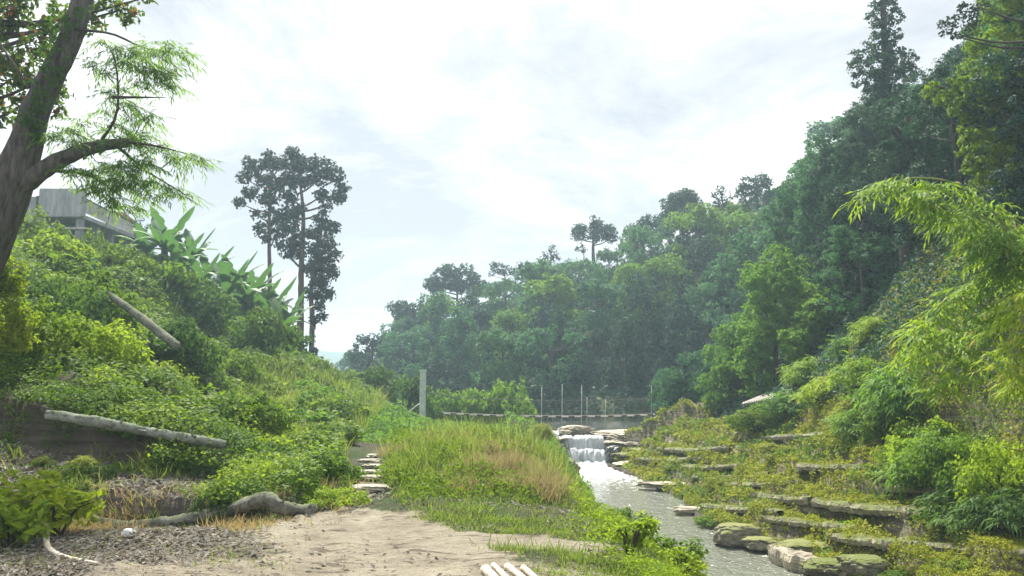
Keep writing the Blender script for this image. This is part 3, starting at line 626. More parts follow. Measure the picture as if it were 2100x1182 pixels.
cover('bank_creeper', 'thin straggling creeper hanging over the dark earth wall', lambda x, y: m_litter(x, y) * patch(x, y, .8, -.05, .3, 83) * smooth(10.4, 10.8, y + .3 * fbm(x, y, 1, 3)), 30000, 10.3, 13, -100, 720, .0048, .6, 'shrub', .10, up=.5, tilt=.9)
def rzone(x, y):
    s = x - XR(y); return (s > .15) * (y < 56) * (s < 9)
cover('moss_cover', 'yellow-green moss cushions covering the stepped right bank', lambda x, y: rzone(x, y) * (.2 + .8 * patch(x, y, .8, -.4, .05, 31)), 620000, 12, 50, 1200, 2250, .0034, .8, 'moss', lambda x, y: .06 + .42 * np.clip(fbm(x, y, .6, 3) + .1, 0, 1), up=.5, tilt=.9)
cover('bank_weeds', 'small green leafy weeds scattered on the mossy right bank', lambda x, y: rzone(x, y) * patch(x, y, 1.2, -.1, .25, 51) * (.35 + .65 * smooth(2, 4, x - XR(y))), 300000, 12, 50, 1250, 2250, .0046, .55, 'vine', lambda x, y: .15 + .3 * np.clip(fbm(x, y, .7, 3) + .2, 0, 1), up=.5)
cover('valley_scrub', 'low scrub carpeting the valley floor behind the mound', lambda x, y: ((x < XL(y) - .2) * (x > -14) * (y > 20)) * (.3 + .7 * patch(x, y, 3, -.4, .1)), 150000, 20, 60, 620, 1200, .0045, .65, 'bright', lambda x, y: .08 + .3 * np.clip(fbm(x, y, 2.2, 3) + .4, 0, 1), up=.5)
cover('hill_undergrowth', 'undergrowth covering the ground beneath the hillside trees', lambda x, y: ((y > 57) | (x - XR(y) > 5)) * (x > XR(y) + .5) * 1., 240000, 16, 120, 620, 2300, .006, .7, 'forest_dark', lambda x, y: .3 + 1.4 * np.clip(fbm(x, y, 3, 3) + .4, 0, 1) * smooth(20, 60, y), up=.5)  # dark leaf colour paints in the deep shade of the gap at right

# ------------------------------------------------------------------ forest on the hill
def crown_variant(seed, kind):
    global rng
    rng = np.random.default_rng(seed); bl = []
    if kind == 'dome':
        for i in range(17):
            a = rng.uniform(0, 6.28); q = rng.random() ** .6; bl.append((2.3 * q * math.cos(a), 2.3 * q * math.sin(a), 4.6 + 1.9 * math.sqrt(max(0, 1 - q * q)) + rng.normal(0, .3), rng.uniform(.7, 1.15)))
        for i in range(16): a = rng.uniform(0, 6.28); bl.append((2.0 * math.cos(a), 2.0 * math.sin(a), rng.uniform(.2, 4), rng.uniform(.8, 1.2)))
    elif kind == 'drape':
        for i in range(32):
            z = rng.uniform(.0, 7); q = 1.9 * (1 - (z / 9) ** 2) + .2; a = rng.uniform(0, 6.28); bl.append((q * .7 * math.cos(a), q * .7 * math.sin(a), z, rng.uniform(.6, 1.05)))
    else:
        for i in range(22):
            a = rng.uniform(0, 6.28); q = rng.random() ** .5; bl.append((3.3 * q * math.cos(a), 3.3 * q * math.sin(a), 5.2 + 1.0 * (1 - q * q) + rng.normal(0, .35), rng.uniform(.6, .95)))
        for i in range(14): a = rng.uniform(0, 6.28); bl.append((1.7 * math.cos(a), 1.7 * math.sin(a), rng.uniform(.2, 4.4), rng.uniform(.7, 1.1)))
    return np.array(bl)
PROTO = {}
def forest_proto(key, kind, seed, L, mt, cov):
    bl = crown_variant(seed, kind)
    fol = blob_leaves(bl, cov, L, .7, .33, .45, droop=.3 if kind == 'drape' else 0)
    cm = qmesh('crown', *fol); cm.materials.append(M[mt])
    tp = np.array([0, 0, 5.4]); tk = join(tube([(0, 0, -.6), (.1, .05, 2.5), tp], [.22, .16, .08], 10, 7), *grow_limbs((0, 0, 0), tp, bl, .2, 8))
    tm = qmesh('trunk', *tk, smooth=True); tm.materials.append(M['bark'])
    PROTO[key] = (tm, cm)
keys_far = []; keys_mid = []
for i, (k, mt) in enumerate([('dome', 'forest'), ('drape', 'forest'), ('flat', 'forest'), ('dome', 'forest_dark'), ('drape', 'forest_dark'), ('dome', 'bright')]):
    forest_proto('far%d' % i, k, 100 + i, .30, mt, 1.15); keys_far.append('far%d' % i)
for i, (k, mt) in enumerate([('dome', 'forest'), ('drape', 'forest'), ('drape', 'forest_dark'), ('dome', 'forest_dark')]):
    forest_proto('mid%d' % i, k, 200 + i, .15, mt, .9); keys_mid.append('mid%d' % i)
rng = np.random.default_rng(77)
KN = {'dome': 'round-crowned tree', 'drape': 'creeper-draped tree', 'flat': 'spreading tree'}
SILX = [700, 712, 730, 790, 830, 870, 900, 960, 1040, 1083, 1120, 1180, 1250, 1290, 1330, 1380, 1440, 1500, 1560, 1620, 1650, 1700, 1720, 1760, 1850, 1900, 1960, 2000, 2100, 2300]
SILY = [778, 752, 725, 705, 665, 640, 625, 605, 578, 562, 550, 540, 528, 508, 485, 452, 440, 425, 420, 425, 360, 300, 245, 210, 200, 205, 220, 100, 0, -60]
def fit(x, y, s, h=6.5):
    # tree size the wood's outline leaves room for at this spot
    top = at(1050 + x / y * F_PX * .98, np.interp(1050 + x / y * F_PX, SILX, SILY), y)[2]
    return min(s, (top - h1(x, y) + .2) / h)
def put_tree(key, x, y, s, label, group, sz=1, z=None):
    tm, cm = PROTO[key]; root = empty('forest_tree', (x, y, (h1(x, y) if z is None else z) - .2), label, 'tree', group)
    root.rotation_euler = (0, 0, R.uniform(0, 6.28)); root.scale = (s, s, s * sz)
    link('trunk', tm, None, root); link('crown', cm, None, root); return root
pts = []
def try_pts(n, x0, x1, y0, y1, ok, gap):
    res = []
    for _ in range(n):
        x, y = R.uniform(x0, x1), R.uniform(y0, y1)
        if not ok(x, y): continue
        if all((x - a) ** 2 + (y - b_) ** 2 > gap ** 2 for a, b_ in pts): pts.append((x, y)); res.append((x, y))
    return res
RIDX = [-25, -20, -13, -7, 2, 9.5, 14, 21, 27]; RIDY = [112, 108, 104, 100, 96, 92, 88, 80, 70]
toe = lambda x: np.interp(x, [-22, -12, -3, 5, 12, 20, 30], [91, 76, 67, 62, 60, 57, 56])
rid = lambda x: np.interp(x, RIDX, RIDY)
for x, y in try_pts(5000, -27, 31, 56, 115, lambda x, y: toe(x) + .5 < y < rid(x) + 3 and not (x > 8 and x < 12 and y > 88), 3.7):
    f = (y - toe(x)) / (rid(x) - toe(x)); px = 1050 + x / y * 1600
    zone = 'far left end of the wood' if px < 860 else 'wood behind the bridge' if px < 1160 else 'wood above the waterfall' if px < 1400 else 'steep wood right of the waterfall'
    band = 'foot' if f < .3 else 'middle' if f < .72 else 'top'
    k = R.choice(keys_far[:5] if f < .8 else [keys_far[0], keys_far[2], keys_far[5]])
    if f > .25 and R.random() < .18: k = keys_far[5]
    kd = {'0': 'round-crowned', '1': 'creeper-draped', '2': 'flat-topped', '3': 'dark round-crowned', '4': 'dark creeper-draped', '5': 'lighter green'}[k[-1]]
    s_ = R.uniform(.72, 1.12) * (.8 if px < 800 else 1); s_ = fit(x, y, s_) * R.uniform(.93, 1.05)
    if s_ < .25: continue
    put_tree(k, x, y, s_, '%s tree at the %s of the %s' % (kd, band, zone), '%s trees, %s of the %s' % (kd, band, zone), R.uniform(.95, 1.1))
for x, y in try_pts(3500, 12, 30, 17, 57, lambda x, y: x > np.interp(y, [17, 25, 40, 57], [14.2, 13.5, 14.5, 14]) and x < y * .66 + 4, 2.7):
    k = R.choice(keys_mid); kd = {'0': 'green round-crowned', '1': 'green creeper-draped', '2': 'dark creeper-draped', '3': 'dark round-crowned'}[k[-1]]
    zone = 'shady slope at the right edge' if x / y > .5 else 'steep slope above the shack roof' if x / y > .33 else 'slope beside the shack roof'
    band = 'lower' if h1(x, y) < 9 else 'upper'
    s_ = fit(x, y, R.uniform(.55, .85)) * R.uniform(.88, 1)
    if s_ < .22: continue
    put_tree(k, x, y, s_, '%s tree on the %s %s' % (kd, band, zone), '%s trees, %s %s' % (kd, band, zone), R.uniform(.9, 1.0))

# ------------------------------------------------------------------ standout trees
def skytree(px, base_py, top_py, d, blobs, label, L, mt='forest_dark', r0=.14, cov=1.6, clump=.28, cat='tree', name='hill_tree', asp=.65, bend=0, sink=.6, **kw):
    bl = pxblobs([(a_, b__, c_) for a_, b__, c_ in blobs], d) if 'rs' not in kw else (lambda q: pxblobs([(a_, b__, c_ * q) for a_, b__, c_ in blobs], d))(kw.pop('rs')); base = at(px, base_py, d); base[2] -= sink; top = at(px + bend, top_py, d)
    return tree(name, label, cat, base, top, bl, r0, mt, L, asp, cov, clump, **kw)
def canopy(cx, cy, rx, ry, n, r, seed=0, under=.35):
    q = random.Random(seed); o_ = []
    for i in range(n):
        a = q.uniform(-.15, math.pi + .15); k = q.random() ** .5
        o_.append((cx + rx * k * math.cos(a), cy - ry * k * math.sin(a) + q.uniform(-.2, under) * ry * .5, r * q.uniform(.7, 1.2)))
    return o_
skytree(1218, 545, 460, 92, canopy(1220, 482, 44, 34, 24, 11, 1) + [(1220, 470, 15), (1205, 482, 12), (1238, 480, 13), (1222, 490, 10), (1190, 485, 10), (1252, 488, 9)], 'lone umbrella-shaped tree standing on the hill crest against the sky', .30, r0=.24, cov=2.2, name='umbrella_tree')
skytree(1196, 540, 508, 92, [(1190, 505, 7), (1184, 512, 5), (1198, 514, 6)], 'tiny sapling just left of the umbrella-shaped tree', .26, r0=.08, name='sapling')
skytree(1130, 560, 510, 94, [(1130, 510, 9), (1122, 520, 8), (1138, 522, 9), (1130, 532, 10), (1118, 528, 6), (1144, 530, 6)], 'small thin tree on the crest left of the umbrella-shaped tree', .28, cov=1.1, name='sapling')
skytree(940, 660, 570, 99, canopy(938, 590, 56, 44, 30, 14, 3) + [(900, 615, 10), (890, 600, 9), (975, 600, 12), (918, 625, 13)], 'wide spreading dark tree at the left shoulder of the hill', .34, r0=.22, cov=2.2, name='spreading_tree')
skytree(1035, 590, 560, 98, canopy(1040, 560, 40, 22, 16, 8, 5), 'sparse layered tree right of the wide spreading one', .28, r0=.12, cov=1.5, name='spreading_tree')
skytree(1480, 450, 400, 78, [(1480, 390, 11), (1470, 402, 12), (1492, 405, 12), (1480, 420, 15), (1466, 420, 10), (1496, 424, 11)], 'pointed tree left of the round crown on the upper crest', .27, cov=1.3)
skytree(1552, 450, 390, 75, canopy(1552, 405, 42, 42, 26, 13, 6), 'broad round-crowned tree standing up from the upper crest', .27, cov=1.4)
skytree(1400, 470, 420, 82, canopy(1402, 435, 42, 38, 30, 15, 7) + [(1372, 440, 16), (1430, 440, 16)], 'big dense dark crown on the crest left of the pointed tree', .28, cov=1.8, r0=.25)
skytree(1335, 500, 455, 86, canopy(1330, 478, 46, 32, 24, 13, 8), 'ragged dark crown sloping down the crest', .28, cov=1.4)
skytree(1620, 460, 410, 66, canopy(1618, 430, 22, 28, 14, 10, 12), 'small bushy tree where the crest meets the right cliff', .24, cov=1.2)
skytree(838, 680, 640, 96, canopy(835, 660, 46, 36, 26, 15, 9), 'dense dark crown below the wide spreading tree', .32, cov=1.7)
skytree(765, 790, 710, 84, canopy(762, 722, 40, 36, 20, 11, 10) + [(735, 745, 12), (725, 765, 10), (745, 770, 16), (775, 760, 18), (730, 712, 6), (745, 700, 7)], 'loose leafy tree at the far left tip of the hill wood', .30, cov=1.3)
# bright bushy trees on the lower right slope
def inpoly(x, y, P):
    c = False; n = len(P)
    for i in range(n):
        (a, b_), (c_, d_) = P[i], P[(i + 1) % n]
        if (b_ > y) != (d_ > y) and x < (c_ - a) * (y - b_) / (d_ - b_) + a: c = not c
    return c
def fill(poly, n, r, q=None):
    xs = [p[0] for p in poly]; ys = [p[1] for p in poly]; o_ = []
    while len(o_) < n:
        x, y = R.uniform(min(xs), max(xs)), R.uniform(min(ys), max(ys))
        if inpoly(x, y, poly): o_.append((x, y, r * R.uniform(.65, 1.25)))
    return o_
def masstree(px, d, poly, n, r, label, L, mt, dj=2.2, r0=.14, cov=1.6, **kw):
    ys = [p[1] for p in poly]; bl = pxblobs(fill(poly, n, r), d, dj); base = at(px, max(ys), d); base[2] = min(base[2], h1(base[0], base[1])) - .3
    return tree(kw.pop('name', 'bushy_tree'), label, kw.pop('cat', 'tree'), base, at(px + 4, min(ys) + 30, d), bl, r0, mt, L, .65, cov, kw.pop('clump', .22), nmax=8, **kw)
masstree(1590, 37, [(1535, 560), (1560, 525), (1610, 515), (1650, 550), (1660, 640), (1640, 790), (1520, 800), (1500, 720), (1540, 640)], 80, 24, 'tall bright green bushy tree lit from above, right of the falls', .15, 'bright')
masstree(1690, 35, [(1630, 600), (1690, 590), (1750, 620), (1790, 690), (1770, 770), (1640, 790), (1610, 700)], 70, 24, 'wide bushy tree above the shack roof', .15, 'bright')
masstree(1500, 41, [(1480, 660), (1520, 640), (1560, 700), (1560, 810), (1440, 830), (1450, 740)], 60, 22, 'green leafy tree left of the tall bushy one', .16, 'bright')
masstree(1400, 47, [(1350, 780), (1400, 740), (1450, 720), (1470, 780), (1460, 845), (1345, 850)], 50, 20, 'rounded leafy tree behind the right end of the bridge', .18, 'forest')
masstree(1640, 46, [(1590, 420), (1650, 330), (1720, 300), (1760, 400), (1750, 520), (1640, 560), (1600, 500)], 90, 28, 'blue-green creeper-hung tree at the shoulder of the cliff', .18, 'forest')
# tall tree on the right cliff
bl_t = [(1812, 15, 22), (1795, 30, 16), (1830, 35, 18), (1808, 60, 20), (1828, 75, 18), (1795, 95, 22), (1820, 105, 26), (1770, 120, 22), (1755, 140, 16), (1800, 140, 30), (1840, 130, 24), (1862, 120, 16), (1870, 150, 14), (1780, 165, 26), (1830, 170, 28), (1815, 200, 34), (1790, 230, 36), (1830, 240, 36), (1760, 250, 30), (1745, 285, 34), (1790, 290, 40), (1840, 290, 40), (1715, 320, 28), (1700, 350, 28), (1690, 290, 12), (1750, 330, 36), (1800, 340, 40), (1815, -10, 20), (1800, -40, 24), (1830, -35, 20)]
skytree(1810, 470, -20, 36, bl_t, 'tallest creeper-hung tree rising above the right cliff', .14, 'forest_dark', .3, 1.9, name='tall_tree', asp=.7, rs=1.25, nmax=8)
skytree(1700, 560, 320, 40, [(1690 + R.uniform(-40, 60), 300 + 9 * i, 26) for i in range(26)] + [(1650 + R.uniform(-14, 14), 380 + 9 * i, 17) for i in range(14)], 'leafy tree forming the left outline of the cliff', .15, 'forest', .25, 1.5)
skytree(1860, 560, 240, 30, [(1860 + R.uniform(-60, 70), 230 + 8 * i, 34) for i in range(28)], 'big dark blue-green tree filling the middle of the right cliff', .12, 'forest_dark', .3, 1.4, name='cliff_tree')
skytree(1780, 620, 420, 33, [(1780 + R.uniform(-80, 80), 400 + 8 * i, 34) for i in range(28)], 'dark shaded tree below the tall one on the right cliff', .13, 'forest_dark', .3, 1.4, name='cliff_tree')  # dark leaf colour stands in for the shade of the cliff gap
# near vine-hung tree on the right edge
d = 21
bl = pxblobs([(2040, 10, 40), (2080, 50, 50), (2030, 90, 46), (2090, 120, 55), (1990, 150, 34), (2020, 180, 44), (2070, 200, 50), (1960, 175, 24), (1935, 200, 20), (1990, 215, 36), (2050, 250, 50), (2100, 280, 50), (2000, 260, 34),
               (1985, 300, 26), (2020, 310, 36), (1990, 340, 18), (2035, 360, 32), (2000, 380, 16), (2060, 330, 40), (2040, 420, 24), (2090, 400, 36), (2100, 180, 60), (2130, 80, 60), (1900, 190, 12), (1915, 175, 12), (2090, -30, 50), (2050, -50, 40)], d)
tree('vine_tree', 'big vine-curtained tree at the top right edge of the picture', 'tree', (15.0, 21.5, h1(15, 21.5) - .3), at(2110, -20, d), bl, .35, 'vine', .11, .75, 2.4, .3, 'bark_dark', droop=.5, nmax=6)
bl = pxblobs([(1975, 20, 18), (1995, 40, 18), (1955, 45, 14), (1940, 65, 10), (1985, 65, 16), (2010, 15, 18), (1930, 50, 8), (1960, 75, 9)], 19)
tree('overhanging_tree', 'fine-leaved dark branch against the sky at top right', 'tree', (14.5, 19, h1(14.5, 19) - .3), at(2120, -60, 19), bl, .12, 'slender', .10, .55, 1.7, .3, 'bark_dark', trunkpts=[at(2160, 300, 19)], nmax=3)

# ------------------------------------------------------------------ bamboo, right foreground
def bamboo(label, d, culms, blobs, per, mt='bamboo', L=.20, W=.042, base=None, name='bamboo_clump', hdir=(-.5, -.2, 0), nleaf=8):
    base = np.array(base); root = empty(name, base, label, 'bamboo', None)
    for c in culms:
        pp = [base + [R.uniform(-.3, .3), R.uniform(-.3, .3), 0]] + [at(*q, d) for q in c]
        link('culm', qmesh('culm', *rel(tube(pp, [.035, .03, .02, .006], len(pp) * 6, 7, .02), base), smooth=True), M['culm'], root)
    link('foliage', qmesh('foliage', *rel(sprays(blobs, per, L, W, nleaf, .9, .45, hdir), base)), M[mt], root); return root
gz = h1
arc = lambda p, r, n: [(x, y, r * R.uniform(.8, 1.2)) for x, y, _ in spline([(a, b_, 0) for a, b_ in p], n)]
d = 14.5
bA = pxblobs(arc([(1765, 405), (1830, 375), (1900, 372), (1980, 395), (2060, 430), (2130, 470)], 20, 16) + arc([(1880, 400), (1960, 440), (2040, 480), (2110, 520)], 32, 12) + arc([(2010, 500), (2060, 540), (2110, 560)], 30, 6), d, 1.2)
bamboo('bright yellow-green bamboo arching left over the dark cliff', d, [[(2130, 560), (2000, 400), (1880, 365), (1765, 400)], [(2150, 600), (2060, 470), (1960, 430), (1890, 420)], [(2150, 650), (2100, 560), (2000, 520)]], bA, 230, base=(11.3, 14.5, gz(11.3, 14.5)))
d = 15
bB = pxblobs(arc([(1880, 690), (1930, 640), (2000, 590), (2100, 560)], 34, 12) + arc([(1880, 740), (1960, 690), (2040, 640), (2120, 610)], 38, 12) + arc([(1920, 790), (1970, 750), (2030, 700)], 30, 7), d, 1.5)
bamboo('low spreading bamboo mass below the arching one at right', d, [[(2100, 800), (2040, 650), (1950, 610), (1890, 680)], [(2110, 820), (2080, 700), (1990, 680), (1890, 730)]], bB, 150, 'bamboo', .17, .045, base=(11.0, 15.5, gz(11.0, 15.5)))
bC = pxblobs([(2095 + R.uniform(-40, 30), 600 + 16 * i, 24) for i in range(14)], 13, 1)
bamboo('hanging bamboo sprays at the right edge', 13, [[(2110, 700), (2095, 640), (2050, 640)]], bC, 190, 'bamboo', .2, .042, base=(9.9, 13.2, gz(9.9, 13.2)))

# shrubs: shared meshes
def shrub_proto(seed, L, n=16, flat=.7, asp=.65, cov=1.3, long=False):
    global rng
    rng = np.random.default_rng(seed); bl = []
    for i in range(n):
        a = rng.uniform(0, 6.28); q = rng.random() ** .5; bl.append((.72 * q * math.cos(a), .72 * q * math.sin(a), .15 + flat * .75 * math.sqrt(1 - q * q) * rng.uniform(.6, 1), rng.uniform(.22, .36)))
    bl = np.array(bl)
    fol = sprays(bl, 900 * (.09 / L) ** 2 * .5, L * 1.6, L * .35, 6, .5, L * 2.5) if long else blob_leaves(bl, cov, L, asp, .4, .5)
    f = qmesh('foliage', *fol)
    st = qmesh('stem', *join(*[tube([(0, 0, -.2), (float(b_[0]) * .5, float(b_[1]) * .5, float(b_[2]) * .5), tuple(b_[:3])], [.03, .02, .006], 6, 5) for b_ in bl[:6]]), smooth=True)
    return st, f
SH = {k: [shrub_proto(300 + 10 * i + j, L, lg and 14 or 16, long=lg) for j in range(3)] for i, (k, L, lg) in enumerate([('near', .075, False), ('mid', .12, False), ('blade', .10, True)])}
rng = np.random.default_rng(99)
def shrub(px, py, d, s, label, mt='vine', kind='near', group=None, sz=1., name='shrub', cat='shrub', drop=0):
    p = at(px, py, d); z = h1(p[0], p[1])
    st, f = R.choice(SH[kind]); root = empty(name, (p[0], p[1], z - .1 - drop), label, cat, group)
    root.rotation_euler = (0, 0, R.uniform(0, 6.28)); root.scale = (s, s, s * sz)
    a = link('stem', st, M['bark_dark'], root); f2 = link('foliage', f, None, root)
    if not f.materials: f.materials.append(M['vine'])
    f2.material_slots[0].link = 'OBJECT'; f2.material_slots[0].material = M[mt]
    return root
# creeper-smothered mounds on the left slope (px, py about the middle, depth, radius m)
for px, py, d, s, sz, mt, kd, lb in [
    
    (110, 485, 30, 1.5, 1.2, 'vine_yellow', 'mid', 'yellow-green creeper heap just below the concrete building'),
    (60, 450, 34, 1.8, 1.2, 'vine', 'mid', 'bright creeper heap between the leaning trunk and the building'),
    (195, 505, 36, 1.5, 1.6, 'vine', 'mid', 'leafy bush in front of the balcony wall'),
    (250, 560, 34, 1.8, 1.2, 'vine', 'mid', 'creeper mound on the slope below the balcony'),
    (190, 640, 22, 1.5, 1.3, 'vine', 'near', 'creeper mound at the upper end of the slanting trunk'),
    (120, 640, 20, 1.3, 1.5, 'shrub', 'near', 'dark green creeper heap left of the slanting trunk'),
    (330, 600, 34, 2.0, 1.1, 'vine', 'mid', 'broad creeper mound above the slanting trunk'),
    (420, 640, 36, 2.1, 1.3, 'shrub', 'mid', 'dark-fronted creeper mound in the middle of the slope'),
    (370, 720, 22, 1.25, 1.6, 'shrub', 'near', 'creeper-smothered stump below the end of the slanting trunk'),
    (450, 740, 27, 1.4, 1.2, 'vine', 'near', 'creeper mound right of the smothered stump'),
    (530, 730, 34, 1.8, 1.4, 'shrub', 'mid', 'boxy creeper mound below the right-hand banana plants'),
    (590, 710, 44, 1.5, 1.2, 'shrub', 'mid', 'round creeper dome at the foot of the tall slender trees'),
    (300, 780, 19, 1.2, 1.0, 'vine_yellow', 'near', 'bright low creeper mound above the long fallen trunk'),
    (180, 770, 16, 1.2, 1.1, 'vine_yellow', 'near', 'bright creeper bank above the upper end of the fallen trunk'),
    (60, 780, 15, 1.3, 1.1, 'vine', 'near', 'bright creeper bank at the left edge above the earth wall'),
    (440, 850, 17, .9, 1.1, 'vine', 'near', 'leafy shrub over the lower end of the long fallen trunk'),
    (520, 880, 15.5, .8, 1.1, 'vine', 'near', 'green shrub right of the fallen trunk end'),
    (600, 850, 20, 1.1, 1.0, 'vine', 'near', 'mid-green shrub on the lower slope among pale grass'),
    (580, 960, 12.6, .6, .8, 'vine', 'near', 'low leafy shrub on the bank above the bent log'),
    (660, 970, 12.4, .75, .9, 'vine', 'near', 'low leafy shrub left of the stone path'),
    (690, 1020, 10.9, .5, .8, 'vine_yellow', 'near', 'bright low shrub beside the lowest path slab'),
    (620, 800, 30, 1.4, 1.0, 'bright', 'mid', 'green bush where the slope meets the valley'),
    (660, 830, 26, 1.0, .9, 'bright', 'mid', 'small bush left of the path far end')]:
    shrub(px, py, d, s, lb, mt, kd, None, sz)
masstree(10, 13.6, [(-60, 530), (10, 515), (40, 560), (55, 640), (70, 720), (-60, 730)], 60, 22, 'tall column of bright creepers at the left edge of the picture', .06, 'vine_yellow', .5, .05, 1.5, name='creeper_column')
# broad-leaved bushes, lower left corner
def bigleaf(px, py, d, r, lb, mt='vine_yellow', L=.13):
    p = at(px, py, d); base = np.array([p[0], p[1], h1(p[0], p[1])]); root = empty('leafy_bush', base, lb, 'bush')
    bl = np.array([(base[0] + R.uniform(-r, r), base[1] + R.uniform(-r * .6, r * .6), base[2] + r * R.uniform(.35, 1.25), r * .3) for _ in range(16)])
    link('foliage', qmesh('foliage', *rel(blob_leaves(bl, 1.7, L, .5, .6, .9), base)), M[mt], root)
    link('stem', qmesh('stem', *rel(join(*[tube([base + [0, 0, -.1], (base + b_[:3]) / 2 + [0, 0, .1], b_[:3]], [.015, .01, .004], 6, 5) for b_ in bl[:8]]), base), smooth=True), M['bark_dark'], root)
bigleaf(40, 1010, 9.6, .55, 'large bright leafy bush at the left edge of the litter'); bigleaf(120, 1040, 9.3, .45, 'bright leafy bush at the left end of the bent log')
bigleaf(20, 1090, 8.6, .35, 'small leafy bush at the left edge in front of the larger one')
for px, py, d, r_, L_, mt_, lb in [(1290, 1150, 8.4, .28, .06, 'vine_yellow', 'low bright leafy weed at the bottom, right of the cut poles'), (1370, 1120, 9.6, .32, .07, 'vine', 'leafy weed on the brink of the river slope'), (1440, 1110, 11, .42, .07, 'vine', 'tall leafy weed screening the near edge of the river'),
        (1480, 1160, 10.2, .36, .07, 'vine_yellow', 'bright leafy weed low on the river slope'), (1400, 1170, 8.6, .26, .06, 'vine_yellow', 'small bright weed at the bottom edge of the picture'), (1350, 1060, 15, .38, .07, 'shrub', 'dark weed on the left brink of the river bend'), (1280, 1040, 19, .45, .09, 'vine', 'leafy weed where the mound meets the water'),
        (250, 720, 17.5, .6, .22, 'vine_yellow', 'large-leaved plant above the middle of the fallen trunk'), (400, 780, 19, .6, .2, 'vine', 'large-leaved plant left of the pale grass'), (130, 560, 27, .9, .3, 'vine', 'large-leaved plant on the slope below the building'), (480, 800, 20, .55, .22, 'bright', 'large-leaved plant in the middle of the lower slope'),
        (300, 680, 21, .6, .22, 'shrub', 'large-leaved plant beside the slanting trunk'), (640, 870, 19, .4, .2, 'bright', 'large-leaved plant near the path'), (90, 730, 16, .55, .18, 'vine', 'large-leaved plant near the left edge of the slope')]:
    bigleaf(px, py, d, r_, lb, mt_, L_)
# right bank shrubs
for i, (px, py, d, s, sz, mt, kd, lb) in enumerate([
    (1670, 790, 31, 1.2, 1.1, 'bamboo', 'blade', 'yellow-green bamboo grass just beside the shack roof end'),
    (1740, 740, 28, 1.0, 1.1, 'bright', 'blade', 'high bamboo grass clump against the dark cliff'),
    (1800, 720, 26, .95, 1.1, 'bamboo', 'blade', 'highest bright bamboo grass below the dark gap'),
    (1840, 760, 21, .95, 1.1, 'bamboo', 'blade', 'thick yellow-green bamboo grass in the middle of the upper bank'),
    (1900, 770, 19, 1.4, 1.4, 'vine_yellow', 'near', 'bright leafy shrub below the low bamboo mass'),
    (1960, 800, 17, 1.2, 1.4, 'vine', 'near', 'green leafy shrub between the bamboo and the dark hollow'),
    (2060, 830, 15.5, 1.1, 1.5, 'vine_yellow', 'near', 'bright leafy shrub at the right edge'),
    (1820, 850, 21, 1.2, 1.0, 'vine', 'near', 'leafy shrub at the top of the moss in the middle of the bank'),
    (1700, 800, 27, 1.2, 1.1, 'bamboo', 'blade', 'bright bamboo grass clump right of the shack roof'),
    (1780, 790, 24, 1.2, 1.1, 'bamboo', 'blade', 'wide bamboo grass clump on the upper right bank'),
    (1850, 800, 21, 1.4, 1.3, 'bright', 'blade', 'green bamboo grass clump under the low bamboo'),
    (1920, 830, 18, 1.3, 1.4, 'bright', 'blade', 'leafy bamboo thicket at the foot of the right cliff'),
    (1990, 880, 16, 1.1, 1.2, 'shrub', 'blade', 'dark bladed undergrowth in the hollow at right'),
    (2070, 900, 14.5, 1.1, 1.2, 'shrub', 'blade', 'dark bladed plants at the right edge under the hanging sprays'),
    (1900, 920, 18, .9, .9, 'vine', 'near', 'leafy plant at the top of the mossy steps'),
    (1760, 860, 23, 1.1, .9, 'bright', 'blade', 'drooping bamboo grass hanging over the dark recess'),
    (1625, 845, 30, 1.2, 1.0, 'bright', 'blade', 'small bamboo grass clump below the shack roof'),
    (1555, 838, 31, 1.5, .9, 'vine', 'near', 'green tangle on the bank under the shack roof'),
    (1540, 870, 34, .7, .7, 'moss', 'near', 'yellowish tangle on the bank beside the tall dark boulder'),
    (1420, 900, 38, .55, .6, 'moss', 'near', 'olive cushion of plants right of the rock shelves'),
    (1380, 905, 38.5, .5, .6, 'vine', 'near', 'green cushion of plants on the shelf edge by the falls'),
    (1600, 960, 26, .9, .7, 'moss', 'near', 'yellow-green cushion in the middle of the right bank'),
    (1400, 975, 32, .9, .6, 'moss', 'near', 'mossy hummock at the pool edge above the jutting ledge'),
    (1500, 1000, 26, .9, .7, 'moss', 'near', 'mossy hummock right of the jutting ledge'),
    (1460, 1050, 23, .7, .6, 'vine', 'near', 'green weeds at the water edge below the mossy hummocks'),
    (1980, 1110, 14.5, .6, .7, 'moss', 'near', 'mossy cushion near the lower right edge'),
    (2060, 1140, 13.5, .6, .7, 'moss', 'near', 'mossy cushion in the lower right corner'),
    (1860, 1130, 15.5, .5, .6, 'vine', 'near', 'green leafy patch above the humped boulder')]):
    shrub(px, py, d, s, lb, mt, kd, None, sz, 'bank_plant', 'plant')
